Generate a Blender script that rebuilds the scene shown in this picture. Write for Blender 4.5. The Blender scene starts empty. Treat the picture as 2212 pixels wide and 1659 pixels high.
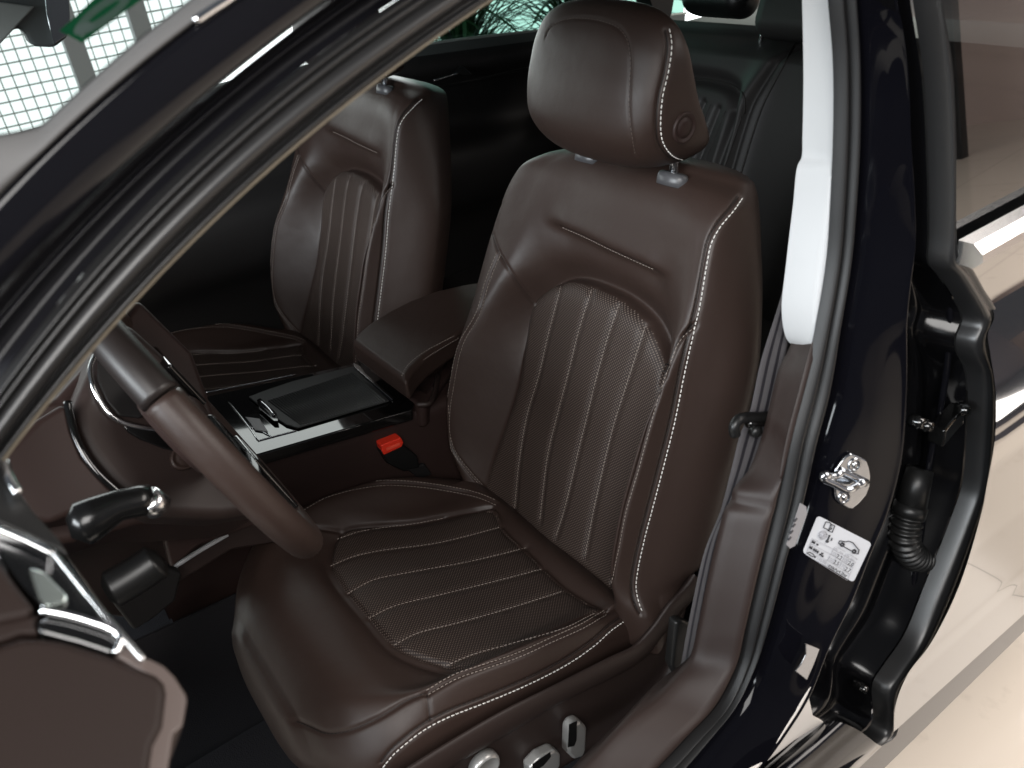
import bpy, bmesh, math, random
import numpy as np
from mathutils import Vector, Matrix
from mathutils.bvhtree import BVHTree
random.seed(4)
rng = np.random.default_rng(4)
SC = bpy.context.scene
COL = SC.collection

# ------------------------------------------------------------------ camera
W, H, F = 2212.0, 1659.0, 1797.189           # surveying frame of the photograph
CAM = np.array([-0.86128599, 0.58588148, 1.44432413])
_a, _b, _c = np.radians([32.1111, 31.47946, -7.14855])
VD = np.array([np.cos(_b)*np.cos(_a), -np.cos(_b)*np.sin(_a), -np.sin(_b)])
_r = np.cross(VD, [0, 0, 1]); _r /= np.linalg.norm(_r); _u = np.cross(_r, VD)
VR = _r*np.cos(_c) + _u*np.sin(_c)
VU = -_r*np.sin(_c) + _u*np.cos(_c)
cd = bpy.data.cameras.new('camera'); cam = bpy.data.objects.new('camera', cd); COL.objects.link(cam)
M = Matrix.Identity(4)
for i in range(3):
    M[i][0], M[i][1], M[i][2], M[i][3] = VR[i], VU[i], -VD[i], CAM[i]
cam.matrix_world = M
cd.sensor_width = 36; cd.lens = F/W*36; cd.clip_start = 0.02; cd.clip_end = 200
cd.dof.use_dof = True; cd.dof.focus_distance = 1.33; cd.dof.aperture_fstop = 7.0
SC.camera = cam

# ------------------------------------------------------------------ world, lights, exposure
wd = bpy.data.worlds.new('World'); SC.world = wd; wd.use_nodes = True
bg = wd.node_tree.nodes['Background']
bg.inputs[0].default_value = (0.80, 0.88, 1.0, 1); bg.inputs[1].default_value = 0.10
SC.view_settings.view_transform = 'Standard'; SC.view_settings.look = 'None'
SC.view_settings.exposure = 0.0; SC.view_settings.gamma = 1.0
SC.view_settings.use_curve_mapping = False
def area(name, loc, target, sx, sy, power, col):
    l = bpy.data.lights.new(name, 'AREA'); l.shape = 'RECTANGLE'; l.size = sx; l.size_y = sy
    l.energy = power; l.color = col
    o = bpy.data.objects.new(name, l); COL.objects.link(o); o.location = loc
    d = Vector(target)-Vector(loc); o.rotation_euler = d.to_track_quat('-Z', 'Y').to_euler()
    return o
area('added_lamp', (-1.40, 1.12, 2.05), (0.0, 0.1, 0.75), 1.0, 0.8, 33, (1.0, 0.975, 0.95))  # unseen lamp, added close by to light the driver seat
area('added_lamp', (-2.4, -3.0, 3.2), (-1.6, -3.0, 0.0), 3.0, 4.0, 330, (1.0, 0.93, 0.87))  # unseen lamp, added to brighten what the rear door reflects
area('window_light', (-0.5, 3.3, 2.05), (0.1, 0.0, 0.95), 2.2, 0.9, 135, (0.90, 0.96, 1.0))
area('window_light', (3.3, -0.9, 1.9), (0.6, -0.5, 0.9), 2.0, 1.6, 26, (0.94, 1.0, 0.97))

# ------------------------------------------------------------------ helpers: survey, curves, meshes
def ray(p):
    return VD + VR*(p[0]-W/2)/F - VU*(p[1]-H/2)/F
def sm(x, a, b): t = np.clip((x-a)/(b-a), 0, 1); return t*t*(3-2*t)
def hitp(p, pl):
    n, d = pl; n = np.asarray(n, float); r = ray(p)
    return CAM + r*((d - n@CAM)/(n@r))
def on(pts, pl): return np.array([hitp(p, pl) for p in pts])
def PX(x): return ((1, 0, 0), x)
def PY(y): return ((0, 1, 0), y)
def PZ(z): return ((0, 0, 1), z)
OPN = np.array([1, 0, -.125])
def OPEN(off=0.0): return (OPN, -.42-.125*.9+off)
OUT = -OPN/np.linalg.norm(OPN)                       # outward from the driver's side opening
def cr(P, n, closed=False):
    """Smooth a polyline (centripetal-ish Catmull-Rom), resampled to n even points."""
    P = np.asarray(P, float)
    if len(P) == 2:
        return P[0] + (P[1]-P[0])*np.linspace(0, 1, n)[:, None]
    if closed: Q = np.vstack([P[-1], P, P[0], P[1]])
    else: Q = np.vstack([2*P[0]-P[1], P, 2*P[-1]-P[-2]])
    out = []
    for i in range(1, len(Q)-2):
        p0, p1, p2, p3 = Q[i-1:i+3]
        l1 = np.linalg.norm(p1-p0)**.5+1e-9; l2 = np.linalg.norm(p2-p1)**.5+1e-9; l3 = np.linalg.norm(p3-p2)**.5+1e-9
        m1 = ((p1-p0)/l1-(p2-p0)/(l1+l2)+(p2-p1)/l2)*l2
        m2 = ((p2-p1)/l2-(p3-p1)/(l2+l3)+(p3-p2)/l3)*l2
        t = np.linspace(0, 1, 24, endpoint=False)[:, None]
        out.append((2*t**3-3*t**2+1)*p1+(t**3-2*t**2+t)*m1+(-2*t**3+3*t**2)*p2+(t**3-t**2)*m2)
    D = np.vstack(out + [Q[-2][None]])
    s = np.r_[0, np.cumsum(np.linalg.norm(np.diff(D, axis=0), axis=1))]
    q = np.linspace(0, s[-1], n+1)[:-1] if closed else np.linspace(0, s[-1], n)
    return np.stack([np.interp(q, s, D[:, k]) for k in range(D.shape[1])], 1)
def mesh(name, V, Fc, mat, parent=None, smooth=True, mats=None, midx=None, uv=None):
    me = bpy.data.meshes.new(name)
    me.from_pydata([tuple(map(float, v)) for v in V], [], [tuple(map(int, f)) for f in Fc])
    for m in (mats or [mat]): me.materials.append(m)
    if midx is not None: me.polygons.foreach_set('material_index', np.asarray(midx, dtype=np.int32))
    if smooth: me.polygons.foreach_set('use_smooth', [True]*len(me.polygons))
    if uv is not None:
        ul = me.uv_layers.new(name='UVMap'); li = np.zeros(len(me.loops), dtype=np.int32)
        me.loops.foreach_get('vertex_index', li); ul.data.foreach_set('uv', np.asarray(uv, float)[li].ravel())
    me.update(); 
    o = bpy.data.objects.new(name, me); COL.objects.link(o)
    if parent is not None: o.parent = parent
    return o
def fixn(o):
    bm = bmesh.new(); bm.from_mesh(o.data); bmesh.ops.recalc_face_normals(bm, faces=bm.faces); bm.to_mesh(o.data); bm.free(); return o
def gridf(n, m, closed=False):
    f = []
    for i in range(n-1):
        for j in range(m if closed else m-1):
            a, b = i*m+j, i*m+(j+1) % m; f.append((a, b, b+m, a+m))
    return f
def loft(name, lines, mat, parent=None, closed=False, thick=0.0, smooth=True):
    L = np.array(lines); n, m = L.shape[:2]
    o = mesh(name, L.reshape(-1, 3), gridf(n, m, closed), mat, parent, smooth)
    if thick:
        s = o.modifiers.new('thick', 'SOLIDIFY'); s.thickness = thick; s.offset = 0
    return o
def band(name, A, B, prof, mat, parent, nl=90, outv=OUT, thick=0.0):
    """Ribbon between two edge lines whose section rises by prof [(s, height)] along outv."""
    A = cr(A, nl); B = cr(B, nl)
    s = np.array([p[0] for p in prof]); h = np.array([p[1] for p in prof])
    sm = np.linspace(0, 1, 60); pp = cr(np.c_[s, h], 60)
    L = [A+(B-A)*a+np.asarray(outv)*b for a, b in pp]
    return loft(name, L, mat, parent, thick=thick)
def frame(P):
    T = np.gradient(P, axis=0); T /= np.linalg.norm(T, axis=1)[:, None]+1e-12
    n = np.cross(T[0], [0.3, 0.2, 0.93]); n /= np.linalg.norm(n); N = []
    for t in T:
        n = n - t*(n@t); n /= np.linalg.norm(n); N.append(n)
    N = np.array(N); return T, N, np.cross(T, N)
def tube_vf(P, r, k=12, caps=True):
    P = np.asarray(P, float); T, N, B = frame(P); r = np.broadcast_to(r, (len(P),))
    a = np.linspace(0, 2*np.pi, k, endpoint=False)
    V = (P[:, None]+r[:, None, None]*(N[:, None]*np.cos(a)[None, :, None]+B[:, None]*np.sin(a)[None, :, None])).reshape(-1, 3)
    f = gridf(len(P), k, True)
    if caps: f += [tuple(range(k))[::-1], tuple(range((len(P)-1)*k, len(P)*k))]
    return V, f
def tube(name, P, r, mat, parent=None, k=14, n=None, closed=False):
    if n: P = cr(P, n, closed)
    if closed: P = np.vstack([P, P[:1], P[1:2]])
    V, f = tube_vf(P, r, k, not closed)
    return mesh(name, V, f, mat, parent)
def join(parts):
    V, Fc, k = [], [], 0
    for v, f in parts:
        V.append(np.asarray(v)); Fc += [tuple(i+k for i in q) for q in f]; k += len(v)
    return np.vstack(V), Fc
def plate(name, poly, vec, mat, parent=None, bev=0.0, seg=3):
    """Closed polygon (3-D, roughly planar) extruded by vec and bevelled."""
    P = np.asarray(poly, float); n = len(P)
    V = np.vstack([P, P+np.asarray(vec)])
    f = [tuple(range(n))[::-1], tuple(range(n, 2*n))]+[(i, (i+1) % n, n+(i+1) % n, n+i) for i in range(n)]
    o = fixn(mesh(name, V, f, mat, parent, smooth=False))
    if bev: bevel(o, bev, seg)
    return o
def bevel(o, w, seg=3):
    b = o.modifiers.new('bevel', 'BEVEL'); b.width = w; b.segments = seg; b.limit_method = 'ANGLE'; b.angle_limit = math.radians(32)
    o.data.polygons.foreach_set('use_smooth', [True]*len(o.data.polygons))
    o.modifiers.new('wn', 'WEIGHTED_NORMAL').keep_sharp = True
    return o
def box(name, c, ax, size, mat, parent=None, bev=0.0, seg=3):
    """Box centred at c with axes ax (3 unit vectors) and full sizes."""
    c = np.asarray(c, float); ax = [np.asarray(a, float)*s/2 for a, s in zip(ax, size)]
    poly = [c-ax[0]-ax[1]-ax[2], c+ax[0]-ax[1]-ax[2], c+ax[0]+ax[1]-ax[2], c-ax[0]+ax[1]-ax[2]]
    return plate(name, poly, 2*ax[2], mat, parent, bev, seg)
XYZ = (np.array([1., 0, 0]), np.array([0, 1., 0]), np.array([0, 0, 1.]))
def unit(v): v = np.asarray(v, float); return v/np.linalg.norm(v)
def lathe(name, c, axis, prof, mat, parent=None, k=40, sx=1.0, up=(0, 0, 1), sy=1.0):
    """prof: [(radius, height along axis)]"""
    axis = unit(axis); a = unit(np.cross(up, axis)); b = np.cross(axis, a)
    th = np.linspace(0, 2*np.pi, k, endpoint=False)
    V = np.array([np.asarray(c)+r*(sx*a*np.cos(t)+sy*b*np.sin(t))+axis*h for r, h in prof for t in th])
    f = gridf(len(prof), k, True)+[tuple(range(k))[::-1], tuple(range((len(prof)-1)*k, len(prof)*k))]
    return fixn(mesh(name, V, f, mat, parent))
def empty(name, loc, label, cat, group=None):
    o = bpy.data.objects.new(name, None); COL.objects.link(o); o.location = loc; o.empty_display_size = .05
    o['label'] = label; o['category'] = cat
    if group: o['group'] = group
    PAR.append(o); return o
PAR = []
def tag(o, label, cat, group=None):
    o['label'] = label; o['category'] = cat
    if group: o['group'] = group
    return o
def bvh(V, Fc): return BVHTree.FromPolygons([tuple(map(float, v)) for v in V], Fc)
def cast(tree, p):
    r = ray(p); r = r/np.linalg.norm(r)
    h = tree.ray_cast(Vector(CAM), Vector(r))
    return None if h[0] is None else np.array(h[0])
def trace(tree, pts, n=80):
    """A traced line laid onto a real surface."""
    q = [cast(tree, p) for p in cr(np.array(pts, float), n)]
    return np.array([x for x in q if x is not None])
def segdist(V, L):
    """Distance of each vertex to polyline L, and side-independent nearest index."""
    best = np.full(len(V), 9.0); lo = L.min(0)-.06; hi = L.max(0)+.06
    idx = np.where(((V > lo) & (V < hi)).all(1))[0]
    if len(idx) == 0: return best
    v = V[idx]; b = np.full(len(idx), 9.0)
    for a, c in zip(L[:-1], L[1:]):
        d = c-a; t = np.clip(((v-a)@d)/(d@d+1e-12), 0, 1)
        b = np.minimum(b, np.linalg.norm(v-a-t[:, None]*d, axis=1))
    best[idx] = b; return best
def vnormals(V, Fc):
    Fq = np.array([f for f in Fc if len(f) == 4])
    n = np.cross(V[Fq[:, 2]]-V[Fq[:, 0]], V[Fq[:, 3]]-V[Fq[:, 1]])
    N = np.zeros_like(V)
    for k in range(4): np.add.at(N, Fq[:, k], n)
    return N/(np.linalg.norm(N, axis=1)[:, None]+1e-12)
def inpoly(P, poly):
    x, y = P[:, 0], P[:, 1]; ins = np.zeros(len(P), bool); n = len(poly)
    for i in range(n):
        x1, y1 = poly[i]; x2, y2 = poly[(i+1) % n]
        c = ((y1 > y) != (y2 > y)) & (x < (x2-x1)*(y-y1)/(y2-y1+1e-12)+x1); ins ^= c
    return ins
def stitches(name, lines, tree, mat, parent, L=.0048, gap=.0022, r=.0006, lift=.0005, k=5):
    """Short thread dashes along lines lying on a surface."""
    parts = []
    for ln in lines:
        if len(ln) < 2: continue
        s = np.r_[0, np.cumsum(np.linalg.norm(np.diff(ln, axis=0), axis=1))]
        at = lambda q: np.array([np.interp(q, s, ln[:, j]) for j in range(3)])
        q = 0.0
        while q+L < s[-1]:
            a, b = at(q), at(q+L); m = (a+b)/2
            fn = tree.find_nearest(Vector(m))
            if fn[0] is not None:
                nn = np.array(fn[1]); 
                if nn@(CAM-m) < 0: nn = -nn
                pts = np.array([a-nn*r*.6, a+(b-a)*.2+nn*lift, a+(b-a)*.8+nn*lift, b-nn*r*.6])
                parts.append(tube_vf(pts, np.array([r*.6, r, r, r*.6]), k))
            q += L+gap
    V, f = join(parts); o = mesh(name, V, f, mat, parent); o['kind'] = 'stuff'; return o

# ------------------------------------------------------------------ materials
def nmat(name):
    m = bpy.data.materials.new(name); m.use_nodes = True
    nt = m.node_tree; return m, nt, nt.nodes['Principled BSDF']
def pr(name, col, rough=.5, metal=0.0, spec=.5, coat=0.0, bump=None, var=0.0, vscale=6, ior=None, coat_rough=.03, sheen=0, bump2=None):
    m, nt, b = nmat(name)
    b.inputs['Base Color'].default_value = (*col, 1); b.inputs['Roughness'].default_value = rough
    b.inputs['Metallic'].default_value = metal; b.inputs['Specular IOR Level'].default_value = spec
    b.inputs['Coat Weight'].default_value = coat; b.inputs['Coat Roughness'].default_value = coat_rough
    if sheen: b.inputs['Sheen Weight'].default_value = sheen
    if ior: b.inputs['IOR'].default_value = ior
    tc = nt.nodes.new('ShaderNodeTexCoord')
    if var:
        n = nt.nodes.new('ShaderNodeTexNoise'); n.inputs['Scale'].default_value = vscale; n.inputs['Detail'].default_value = 5
        nt.links.new(tc.outputs['Object'], n.inputs['Vector'])
        mr = nt.nodes.new('ShaderNodeMapRange'); mr.inputs['To Min'].default_value = rough-var; mr.inputs['To Max'].default_value = rough+var
        nt.links.new(n.outputs['Fac'], mr.inputs['Value']); nt.links.new(mr.outputs['Result'], b.inputs['Roughness'])
    if bump:
        kind, sc, st, dist = bump
        if kind == 'v':
            t = nt.nodes.new('ShaderNodeTexVoronoi'); t.feature = 'DISTANCE_TO_EDGE'; out = 'Distance'
        else:
            t = nt.nodes.new('ShaderNodeTexNoise'); t.inputs['Detail'].default_value = 4; out = 'Fac'
        t.inputs['Scale'].default_value = sc
        nt.links.new(tc.outputs['Object'], t.inputs['Vector'])
        bp = nt.nodes.new('ShaderNodeBump'); bp.inputs['Strength'].default_value = st; bp.inputs['Distance'].default_value = dist
        nt.links.new(t.outputs[out], bp.inputs['Height']); nt.links.new(bp.outputs['Normal'], b.inputs['Normal'])
        if bump2:
            t2 = nt.nodes.new('ShaderNodeTexNoise'); t2.inputs['Scale'].default_value = bump2[0]; t2.inputs['Detail'].default_value = 3
            nt.links.new(tc.outputs['Object'], t2.inputs['Vector'])
            b2 = nt.nodes.new('ShaderNodeBump'); b2.inputs['Strength'].default_value = bump2[1]; b2.inputs['Distance'].default_value = bump2[2]
            nt.links.new(t2.outputs['Fac'], b2.inputs['Height']); nt.links.new(b2.outputs['Normal'], bp.inputs['Normal'])
    return m
LEA = (.0335, .0202, .0163)
M_leather = pr('brown_leather', LEA, .47, spec=.45, bump=('v', 620, .22, .0006), var=.07, vscale=9, bump2=(26, .16, .006))
M_leather2 = pr('brown_grained_plastic', (.0245, .0155, .0135), .50, spec=.38, bump=('v', 900, .3, .0004), var=.05)
M_vinyl = pr('dark_brown_vinyl', (.027, .0150, .0130), .52, spec=.33, bump=('v', 700, .2, .0005))
M_darkfab = pr('charcoal_leather', (.026, .024, .0235), .55, spec=.35, bump=('v', 500, .2, .0006))
M_black = pr('black_plastic', (.008, .008, .008), .38, spec=.45, var=.05)
M_blacksoft = pr('black_soft_plastic', (.011, .010, .010), .6, spec=.3)
M_gloss = pr('piano_black', (.004, .004, .004), .05, spec=.5, coat=.6)
M_paint = pr('black_car_paint', (.0045, .0045, .006), .07, spec=.36, coat=.0, bump=('n', 3, .015, .01))
M_rubber = pr('black_rubber', (.013, .013, .0135), .38, spec=.7, bump=('n', 900, .10, .0004), var=.05)
M_channel = pr('black_channel_plastic', (.006, .006, .008), .35, spec=.4)
M_gloss2 = pr('black_satin_plastic', (.005, .005, .005), .22, spec=.4)
M_dsteel = pr('dull_zinc', (.30, .31, .33), .25, metal=1)
M_pillar = pr('dulled_black_paint', (.003, .003, .0045), .06, spec=.20, bump=('n', 3, .015, .01))  # copy of the car paint, reflection turned down to keep floor brightness off
M_jamb = pr('black_jamb_paint', (.003, .003, .0035), .16, spec=.35)
M_chrome = pr('chrome', (.82, .83, .84), .07, metal=1)
M_satin = pr('satin_chrome', (.75, .75, .75), .24, metal=1)
M_steel = pr('galvanised_steel', (.50, .52, .55), .2, metal=1, bump=('n', 60, .08, .002))
M_red = pr('red_plastic', (.75, .035, .015), .4)
M_rubber_shaded = pr('shaded_black_rubber', (.008, .008, .0085), .46, spec=.42, bump=('n', 900, .10, .0004))  # darker copy of the seal rubber, dimmer light put into its colour
M_switch = pr('silver_switch', (.46, .455, .44), .33, metal=.55)
M_white = pr('pale_grey_plastic', (.50, .51, .52), .5, spec=.3, bump=('n', 500, .05, .0005))
M_grey = pr('grey_trim', (.088, .087, .087), .5, spec=.3)
M_carpet = pr('black_carpet', (.024, .0235, .026), .95, spec=.1, bump=('n', 500, .8, .002))
M_stw = pr('white_thread', (.80, .78, .74), .6)
M_stg = pr('brown_thread', (.34, .29, .255), .6)
M_std2 = pr('taupe_thread', (.13, .10, .085), .6)
M_std = pr('dark_thread', (.012, .009, .008), .6)
M_floor = pr('cream_tile', (.72, .64, .55), .12, spec=.5, var=.03, vscale=2)
def tile_joints(m):
    nt = m.node_tree; b = nt.nodes['Principled BSDF']; tc = nt.nodes.new('ShaderNodeTexCoord')
    br = nt.nodes.new('ShaderNodeTexBrick'); br.offset = 0; br.inputs['Scale'].default_value = 1.0; br.inputs['Brick Width'].default_value = .8; br.inputs['Row Height'].default_value = .8
    br.inputs['Mortar Size'].default_value = .0025; br.inputs['Color1'].default_value = (.72, .64, .55, 1); br.inputs['Color2'].default_value = (.70, .62, .535, 1); br.inputs['Mortar'].default_value = (.34, .30, .26, 1)
    n = nt.nodes.new('ShaderNodeTexNoise'); n.inputs['Scale'].default_value = 14; n.inputs['Detail'].default_value = 8
    cr_ = nt.nodes.new('ShaderNodeMapRange'); cr_.inputs['From Min'].default_value = .60; cr_.inputs['From Max'].default_value = .78; cr_.inputs['To Min'].default_value = 0; cr_.inputs['To Max'].default_value = .5
    mx = nt.nodes.new('ShaderNodeMix'); mx.data_type = 'RGBA'; mx.inputs[7].default_value = (.42, .36, .30, 1)
    mp = nt.nodes.new('ShaderNodeMapping'); mp.inputs['Location'].default_value = (.13, .27, 0); mp.inputs['Rotation'].default_value = (0, 0, .12)
    nt.links.new(tc.outputs['Object'], mp.inputs[0]); nt.links.new(mp.outputs[0], br.inputs['Vector']); nt.links.new(tc.outputs['Object'], n.inputs['Vector'])
    nt.links.new(n.outputs['Fac'], cr_.inputs['Value']); nt.links.new(cr_.outputs[0], mx.inputs[0]); nt.links.new(br.outputs['Color'], mx.inputs[6]); nt.links.new(mx.outputs[2], b.inputs['Base Color'])
tile_joints(M_floor)
M_label = pr('white_label', (.52, .53, .56), .35)
M_label2 = pr('silver_label', (.22, .22, .24), .4)
M_ink = pr('black_ink', (.02, .02, .025), .5)
M_inkg = pr('grey_ink', (.36, .36, .39), .5)
M_wood = pr('oak_wood', (.34, .19, .06), .45, bump=('n', 30, .1, .002))
M_pot = pr('terracotta', (.25, .09, .05), .7)
M_silver = pr('grey_lever_plastic', (.07, .07, .075), .35, spec=.5)
M_taupe = pr('taupe_pad', (.016, .0098, .0082), .55, spec=.22, bump=('v', 600, .2, .0005))
def film(name, col):
    m = bpy.data.materials.new(name); m.use_nodes = True; nt = m.node_tree; nt.nodes.clear()
    o = nt.nodes.new('ShaderNodeOutputMaterial'); a = nt.nodes.new('ShaderNodeBsdfDiffuse'); t = nt.nodes.new('ShaderNodeBsdfTranslucent')
    mx = nt.nodes.new('ShaderNodeMixShader'); mx.inputs[0].default_value = .65
    for n in (a, t): n.inputs[0].default_value = (*col, 1)
    nt.links.new(a.outputs[0], mx.inputs[1]); nt.links.new(t.outputs[0], mx.inputs[2]); nt.links.new(mx.outputs[0], o.inputs[0]); return m
M_green = film('green_print', (.10, .62, .32)); M_ink_w = film('white_print', (.88, .92, .90))
M_floor_patch = pr('floor_patch_tone', (.66, .62, .58), .5)
M_greyplate = pr('pale_satin_grey', (.42, .43, .44), .45)

def perf_leather():
    m, nt, b = nmat('perforated_leather')
    L = nt.links; N = nt.nodes
    uvn = N.new('ShaderNodeTexCoord')
    mp = N.new('ShaderNodeMapping'); mp.inputs['Rotation'].default_value = (0, 0, math.radians(45)); mp.inputs['Scale'].default_value = (280, 280, 280)
    L.new(uvn.outputs['UV'], mp.inputs['Vector'])
    fr = N.new('ShaderNodeVectorMath'); fr.operation = 'FRACTION'; L.new(mp.outputs[0], fr.inputs[0])
    sb = N.new('ShaderNodeVectorMath'); sb.operation = 'SUBTRACT'; sb.inputs[1].default_value = (.5, .5, 0); L.new(fr.outputs[0], sb.inputs[0])
    sx = N.new('ShaderNodeSeparateXYZ'); L.new(sb.outputs[0], sx.inputs[0])
    cx = N.new('ShaderNodeCombineXYZ'); L.new(sx.outputs[0], cx.inputs[0]); L.new(sx.outputs[1], cx.inputs[1])
    ln = N.new('ShaderNodeVectorMath'); ln.operation = 'LENGTH'; L.new(cx.outputs[0], ln.inputs[0])
    mr = N.new('ShaderNodeMapRange'); mr.interpolation_type = 'SMOOTHSTEP'
    mr.inputs['From Min'].default_value = .17; mr.inputs['From Max'].default_value = .33
    mr.inputs['To Min'].default_value = 1; mr.inputs['To Max'].default_value = 0
    L.new(ln.outputs['Value'], mr.inputs['Value'])
    mx = N.new('ShaderNodeMix'); mx.data_type = 'RGBA'
    mx.inputs[6].default_value = (LEA[0]*.66, LEA[1]*.64, LEA[2]*.64, 1); mx.inputs[7].default_value = (.15, .118, .10, 1)
    L.new(mr.outputs['Result'], mx.inputs[0]); L.new(mx.outputs[2], b.inputs['Base Color'])
    b.inputs['Roughness'].default_value = .55; b.inputs['Specular IOR Level'].default_value = .4
    bp = N.new('ShaderNodeBump'); bp.inputs['Strength'].default_value = .3; bp.inputs['Distance'].default_value = .0008
    L.new(mr.outputs['Result'], bp.inputs['Height']); L.new(bp.outputs[0], b.inputs['Normal'])
    return m
M_perf = perf_leather()

def glass(name, tint, refl=.10):
    m = bpy.data.materials.new(name); m.use_nodes = True; nt = m.node_tree; nt.nodes.clear()
    o = nt.nodes.new('ShaderNodeOutputMaterial'); t = nt.nodes.new('ShaderNodeBsdfTransparent'); t.inputs[0].default_value = (*tint, 1)
    g = nt.nodes.new('ShaderNodeBsdfGlossy'); g.inputs['Roughness'].default_value = .01
    fr = nt.nodes.new('ShaderNodeFresnel'); fr.inputs['IOR'].default_value = 1.5
    mx = nt.nodes.new('ShaderNodeMixShader'); nt.links.new(fr.outputs[0], mx.inputs[0])
    nt.links.new(t.outputs[0], mx.inputs[1]); nt.links.new(g.outputs[0], mx.inputs[2]); nt.links.new(mx.outputs[0], o.inputs[0])
    return m
M_glass = glass('clear_glass', (.93, .98, .96))
M_tint = glass('green_tinted_glass', (.145, .25, .215))
M_tint2 = glass('dark_tinted_glass', (.25, .27, .27))
def emit(name, col, s):
    m = bpy.data.materials.new(name); m.use_nodes = True; nt = m.node_tree; nt.nodes.clear()
    o = nt.nodes.new('ShaderNodeOutputMaterial'); e = nt.nodes.new('ShaderNodeEmission')
    e.inputs[0].default_value = (*col, 1); e.inputs[1].default_value = s; nt.links.new(e.outputs[0], o.inputs[0]); return m
M_sky = emit('daylit_window', (.93, 1.0, .985), 4.0)

def webbing():
    m, nt, b = nmat('seat_belt_webbing'); N = nt.nodes; L = nt.links
    tc = N.new('ShaderNodeTexCoord'); sp = N.new('ShaderNodeSeparateXYZ'); L.new(tc.outputs['UV'], sp.inputs[0])
    # five stripes across the belt
    mul = N.new('ShaderNodeMath'); mul.operation = 'MULTIPLY'; mul.inputs[1].default_value = 3.0; L.new(sp.outputs[0], mul.inputs[0])
    fr = N.new('ShaderNodeMath'); fr.operation = 'FRACT'; L.new(mul.outputs[0], fr.inputs[0])
    gt = N.new('ShaderNodeMapRange'); gt.inputs['From Min'].default_value = .60; gt.inputs['From Max'].default_value = .68; L.new(fr.outputs[0], gt.inputs['Value'])
    mx = N.new('ShaderNodeMix'); mx.data_type = 'RGBA'; mx.inputs[6].default_value = (.085, .079, .083, 1); mx.inputs[7].default_value = (.014, .012, .016, 1)
    L.new(gt.outputs[0], mx.inputs[0]); L.new(mx.outputs[2], b.inputs['Base Color'])
    w = N.new('ShaderNodeTexWave'); w.bands_direction = 'Y'; w.inputs['Scale'].default_value = 60; w.inputs['Distortion'].default_value = .3
    L.new(tc.outputs['UV'], w.inputs['Vector'])
    bp = N.new('ShaderNodeBump'); bp.inputs['Strength'].default_value = .5; bp.inputs['Distance'].default_value = .001
    L.new(w.outputs['Fac'], bp.inputs['Height']); L.new(bp.outputs[0], b.inputs['Normal']); b.inputs['Roughness'].default_value = .5
    return m
M_belt = webbing()

# ------------------------------------------------------------------ front seat
LEAN = math.radians(19.747); L0 = np.array([0, 0, .52])
UN = np.array([0, math.cos(LEAN), math.sin(LEAN)]); UV = np.array([0, -math.sin(LEAN), math.cos(LEAN)])
TILT = math.radians(10.49); C0 = np.array([0, .02, .509])
CN = np.array([0, -math.sin(TILT), math.cos(TILT)]); CV = np.array([0, math.cos(TILT), math.sin(TILT)])
def back_w(u, v, d):
    v = v+(1-sm(v, -.06, .12))*np.maximum(0, -np.asarray(d)-.0)*1.0
    return np.stack([u, L0[1]+UN[1]*d+UV[1]*v, L0[2]+UN[2]*d+UV[2]*v], -1)
def cush_w(u, v, d): return np.stack([u, C0[1]+CN[1]*d+CV[1]*v, C0[2]+CN[2]*d+CV[2]*v], -1)
def curve_at(tab, v):
    t = np.array(tab, float); p = cr(t, 200); o = np.argsort(p[:, 0])
    return np.stack([np.interp(v, p[o, 0], p[o, k]) for k in (1, 2)], -1)
def loops(ctrl, counts):
    """Periodic Catmull-Rom through ctrl (rows, m, 2) with counts samples per span."""
    m = ctrl.shape[1]; out = []
    for i in range(m):
        p0, p1, p2, p3 = (ctrl[:, (i+k) % m] for k in (-1, 0, 1, 2))
        l1, l2, l3 = (np.maximum(np.linalg.norm(b-a, axis=1), 1e-6)[:, None]**.5 for a, b in ((p0, p1), (p1, p2), (p2, p3)))
        m1 = ((p1-p0)/l1-(p2-p0)/(l1+l2)+(p2-p1)/l2)*l2
        m2 = ((p2-p1)/l2-(p3-p1)/(l2+l3)+(p3-p2)/l3)*l2
        for t in np.linspace(0, 1, counts[i], endpoint=False):
            out.append((2*t**3-3*t**2+1)*p1+(t**3-2*t**2+t)*m1+(-2*t**3+3*t**2)*p2+(t**3-t**2)*m2)
    return np.stack(out, 1)
def finish(name, ctrl, vrow, counts, to_w, cap0, cap1, parent, sculpt, seams, mats, panel):
    lp = loops(ctrl, counts); n, m = lp.shape[:2]
    U = lp[..., 0].ravel(); D = lp[..., 1].ravel(); Vv = np.repeat(vrow, m)
    fcs = gridf(n, m, True)+[tuple(range(m))[::-1], tuple(range((n-1)*m, n*m))]
    D2 = D + sculpt(U, Vv, D)
    base = to_w(U, Vv, D2)
    t0 = bvh(base, fcs)
    N = vnormals(base, fcs); ctr = base.mean(0)
    if np.mean(np.einsum('ij,ij->i', N, base-ctr)) < 0: N = -N; fcs = [f[::-1] for f in fcs]
    P = base.copy()
    for pts, dep, wid in seams:
        ln = trace(t0, pts, 90) if not isinstance(pts, np.ndarray) else pts
        if len(ln) < 2: continue
        ds = segdist(base, ln)
        P -= N*(dep*np.exp(-(ds/wid)**2))[:, None]
    fi = np.array([(f[0], f[2]) if len(f) == 4 else (f[0], f[0]) for f in fcs])
    cu = (U[fi[:, 0]]+U[fi[:, 1]])/2; cv = (Vv[fi[:, 0]]+Vv[fi[:, 1]])/2; cdp = (D[fi[:, 0]]+D[fi[:, 1]])/2
    mi = (inpoly(np.c_[cu, cv], panel) & (cdp > -.03)).astype(int)
    o = mesh(name, P, fcs, None, parent, mats=mats, midx=mi, uv=np.c_[U, Vv])
    return o, bvh(P, fcs)

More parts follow.
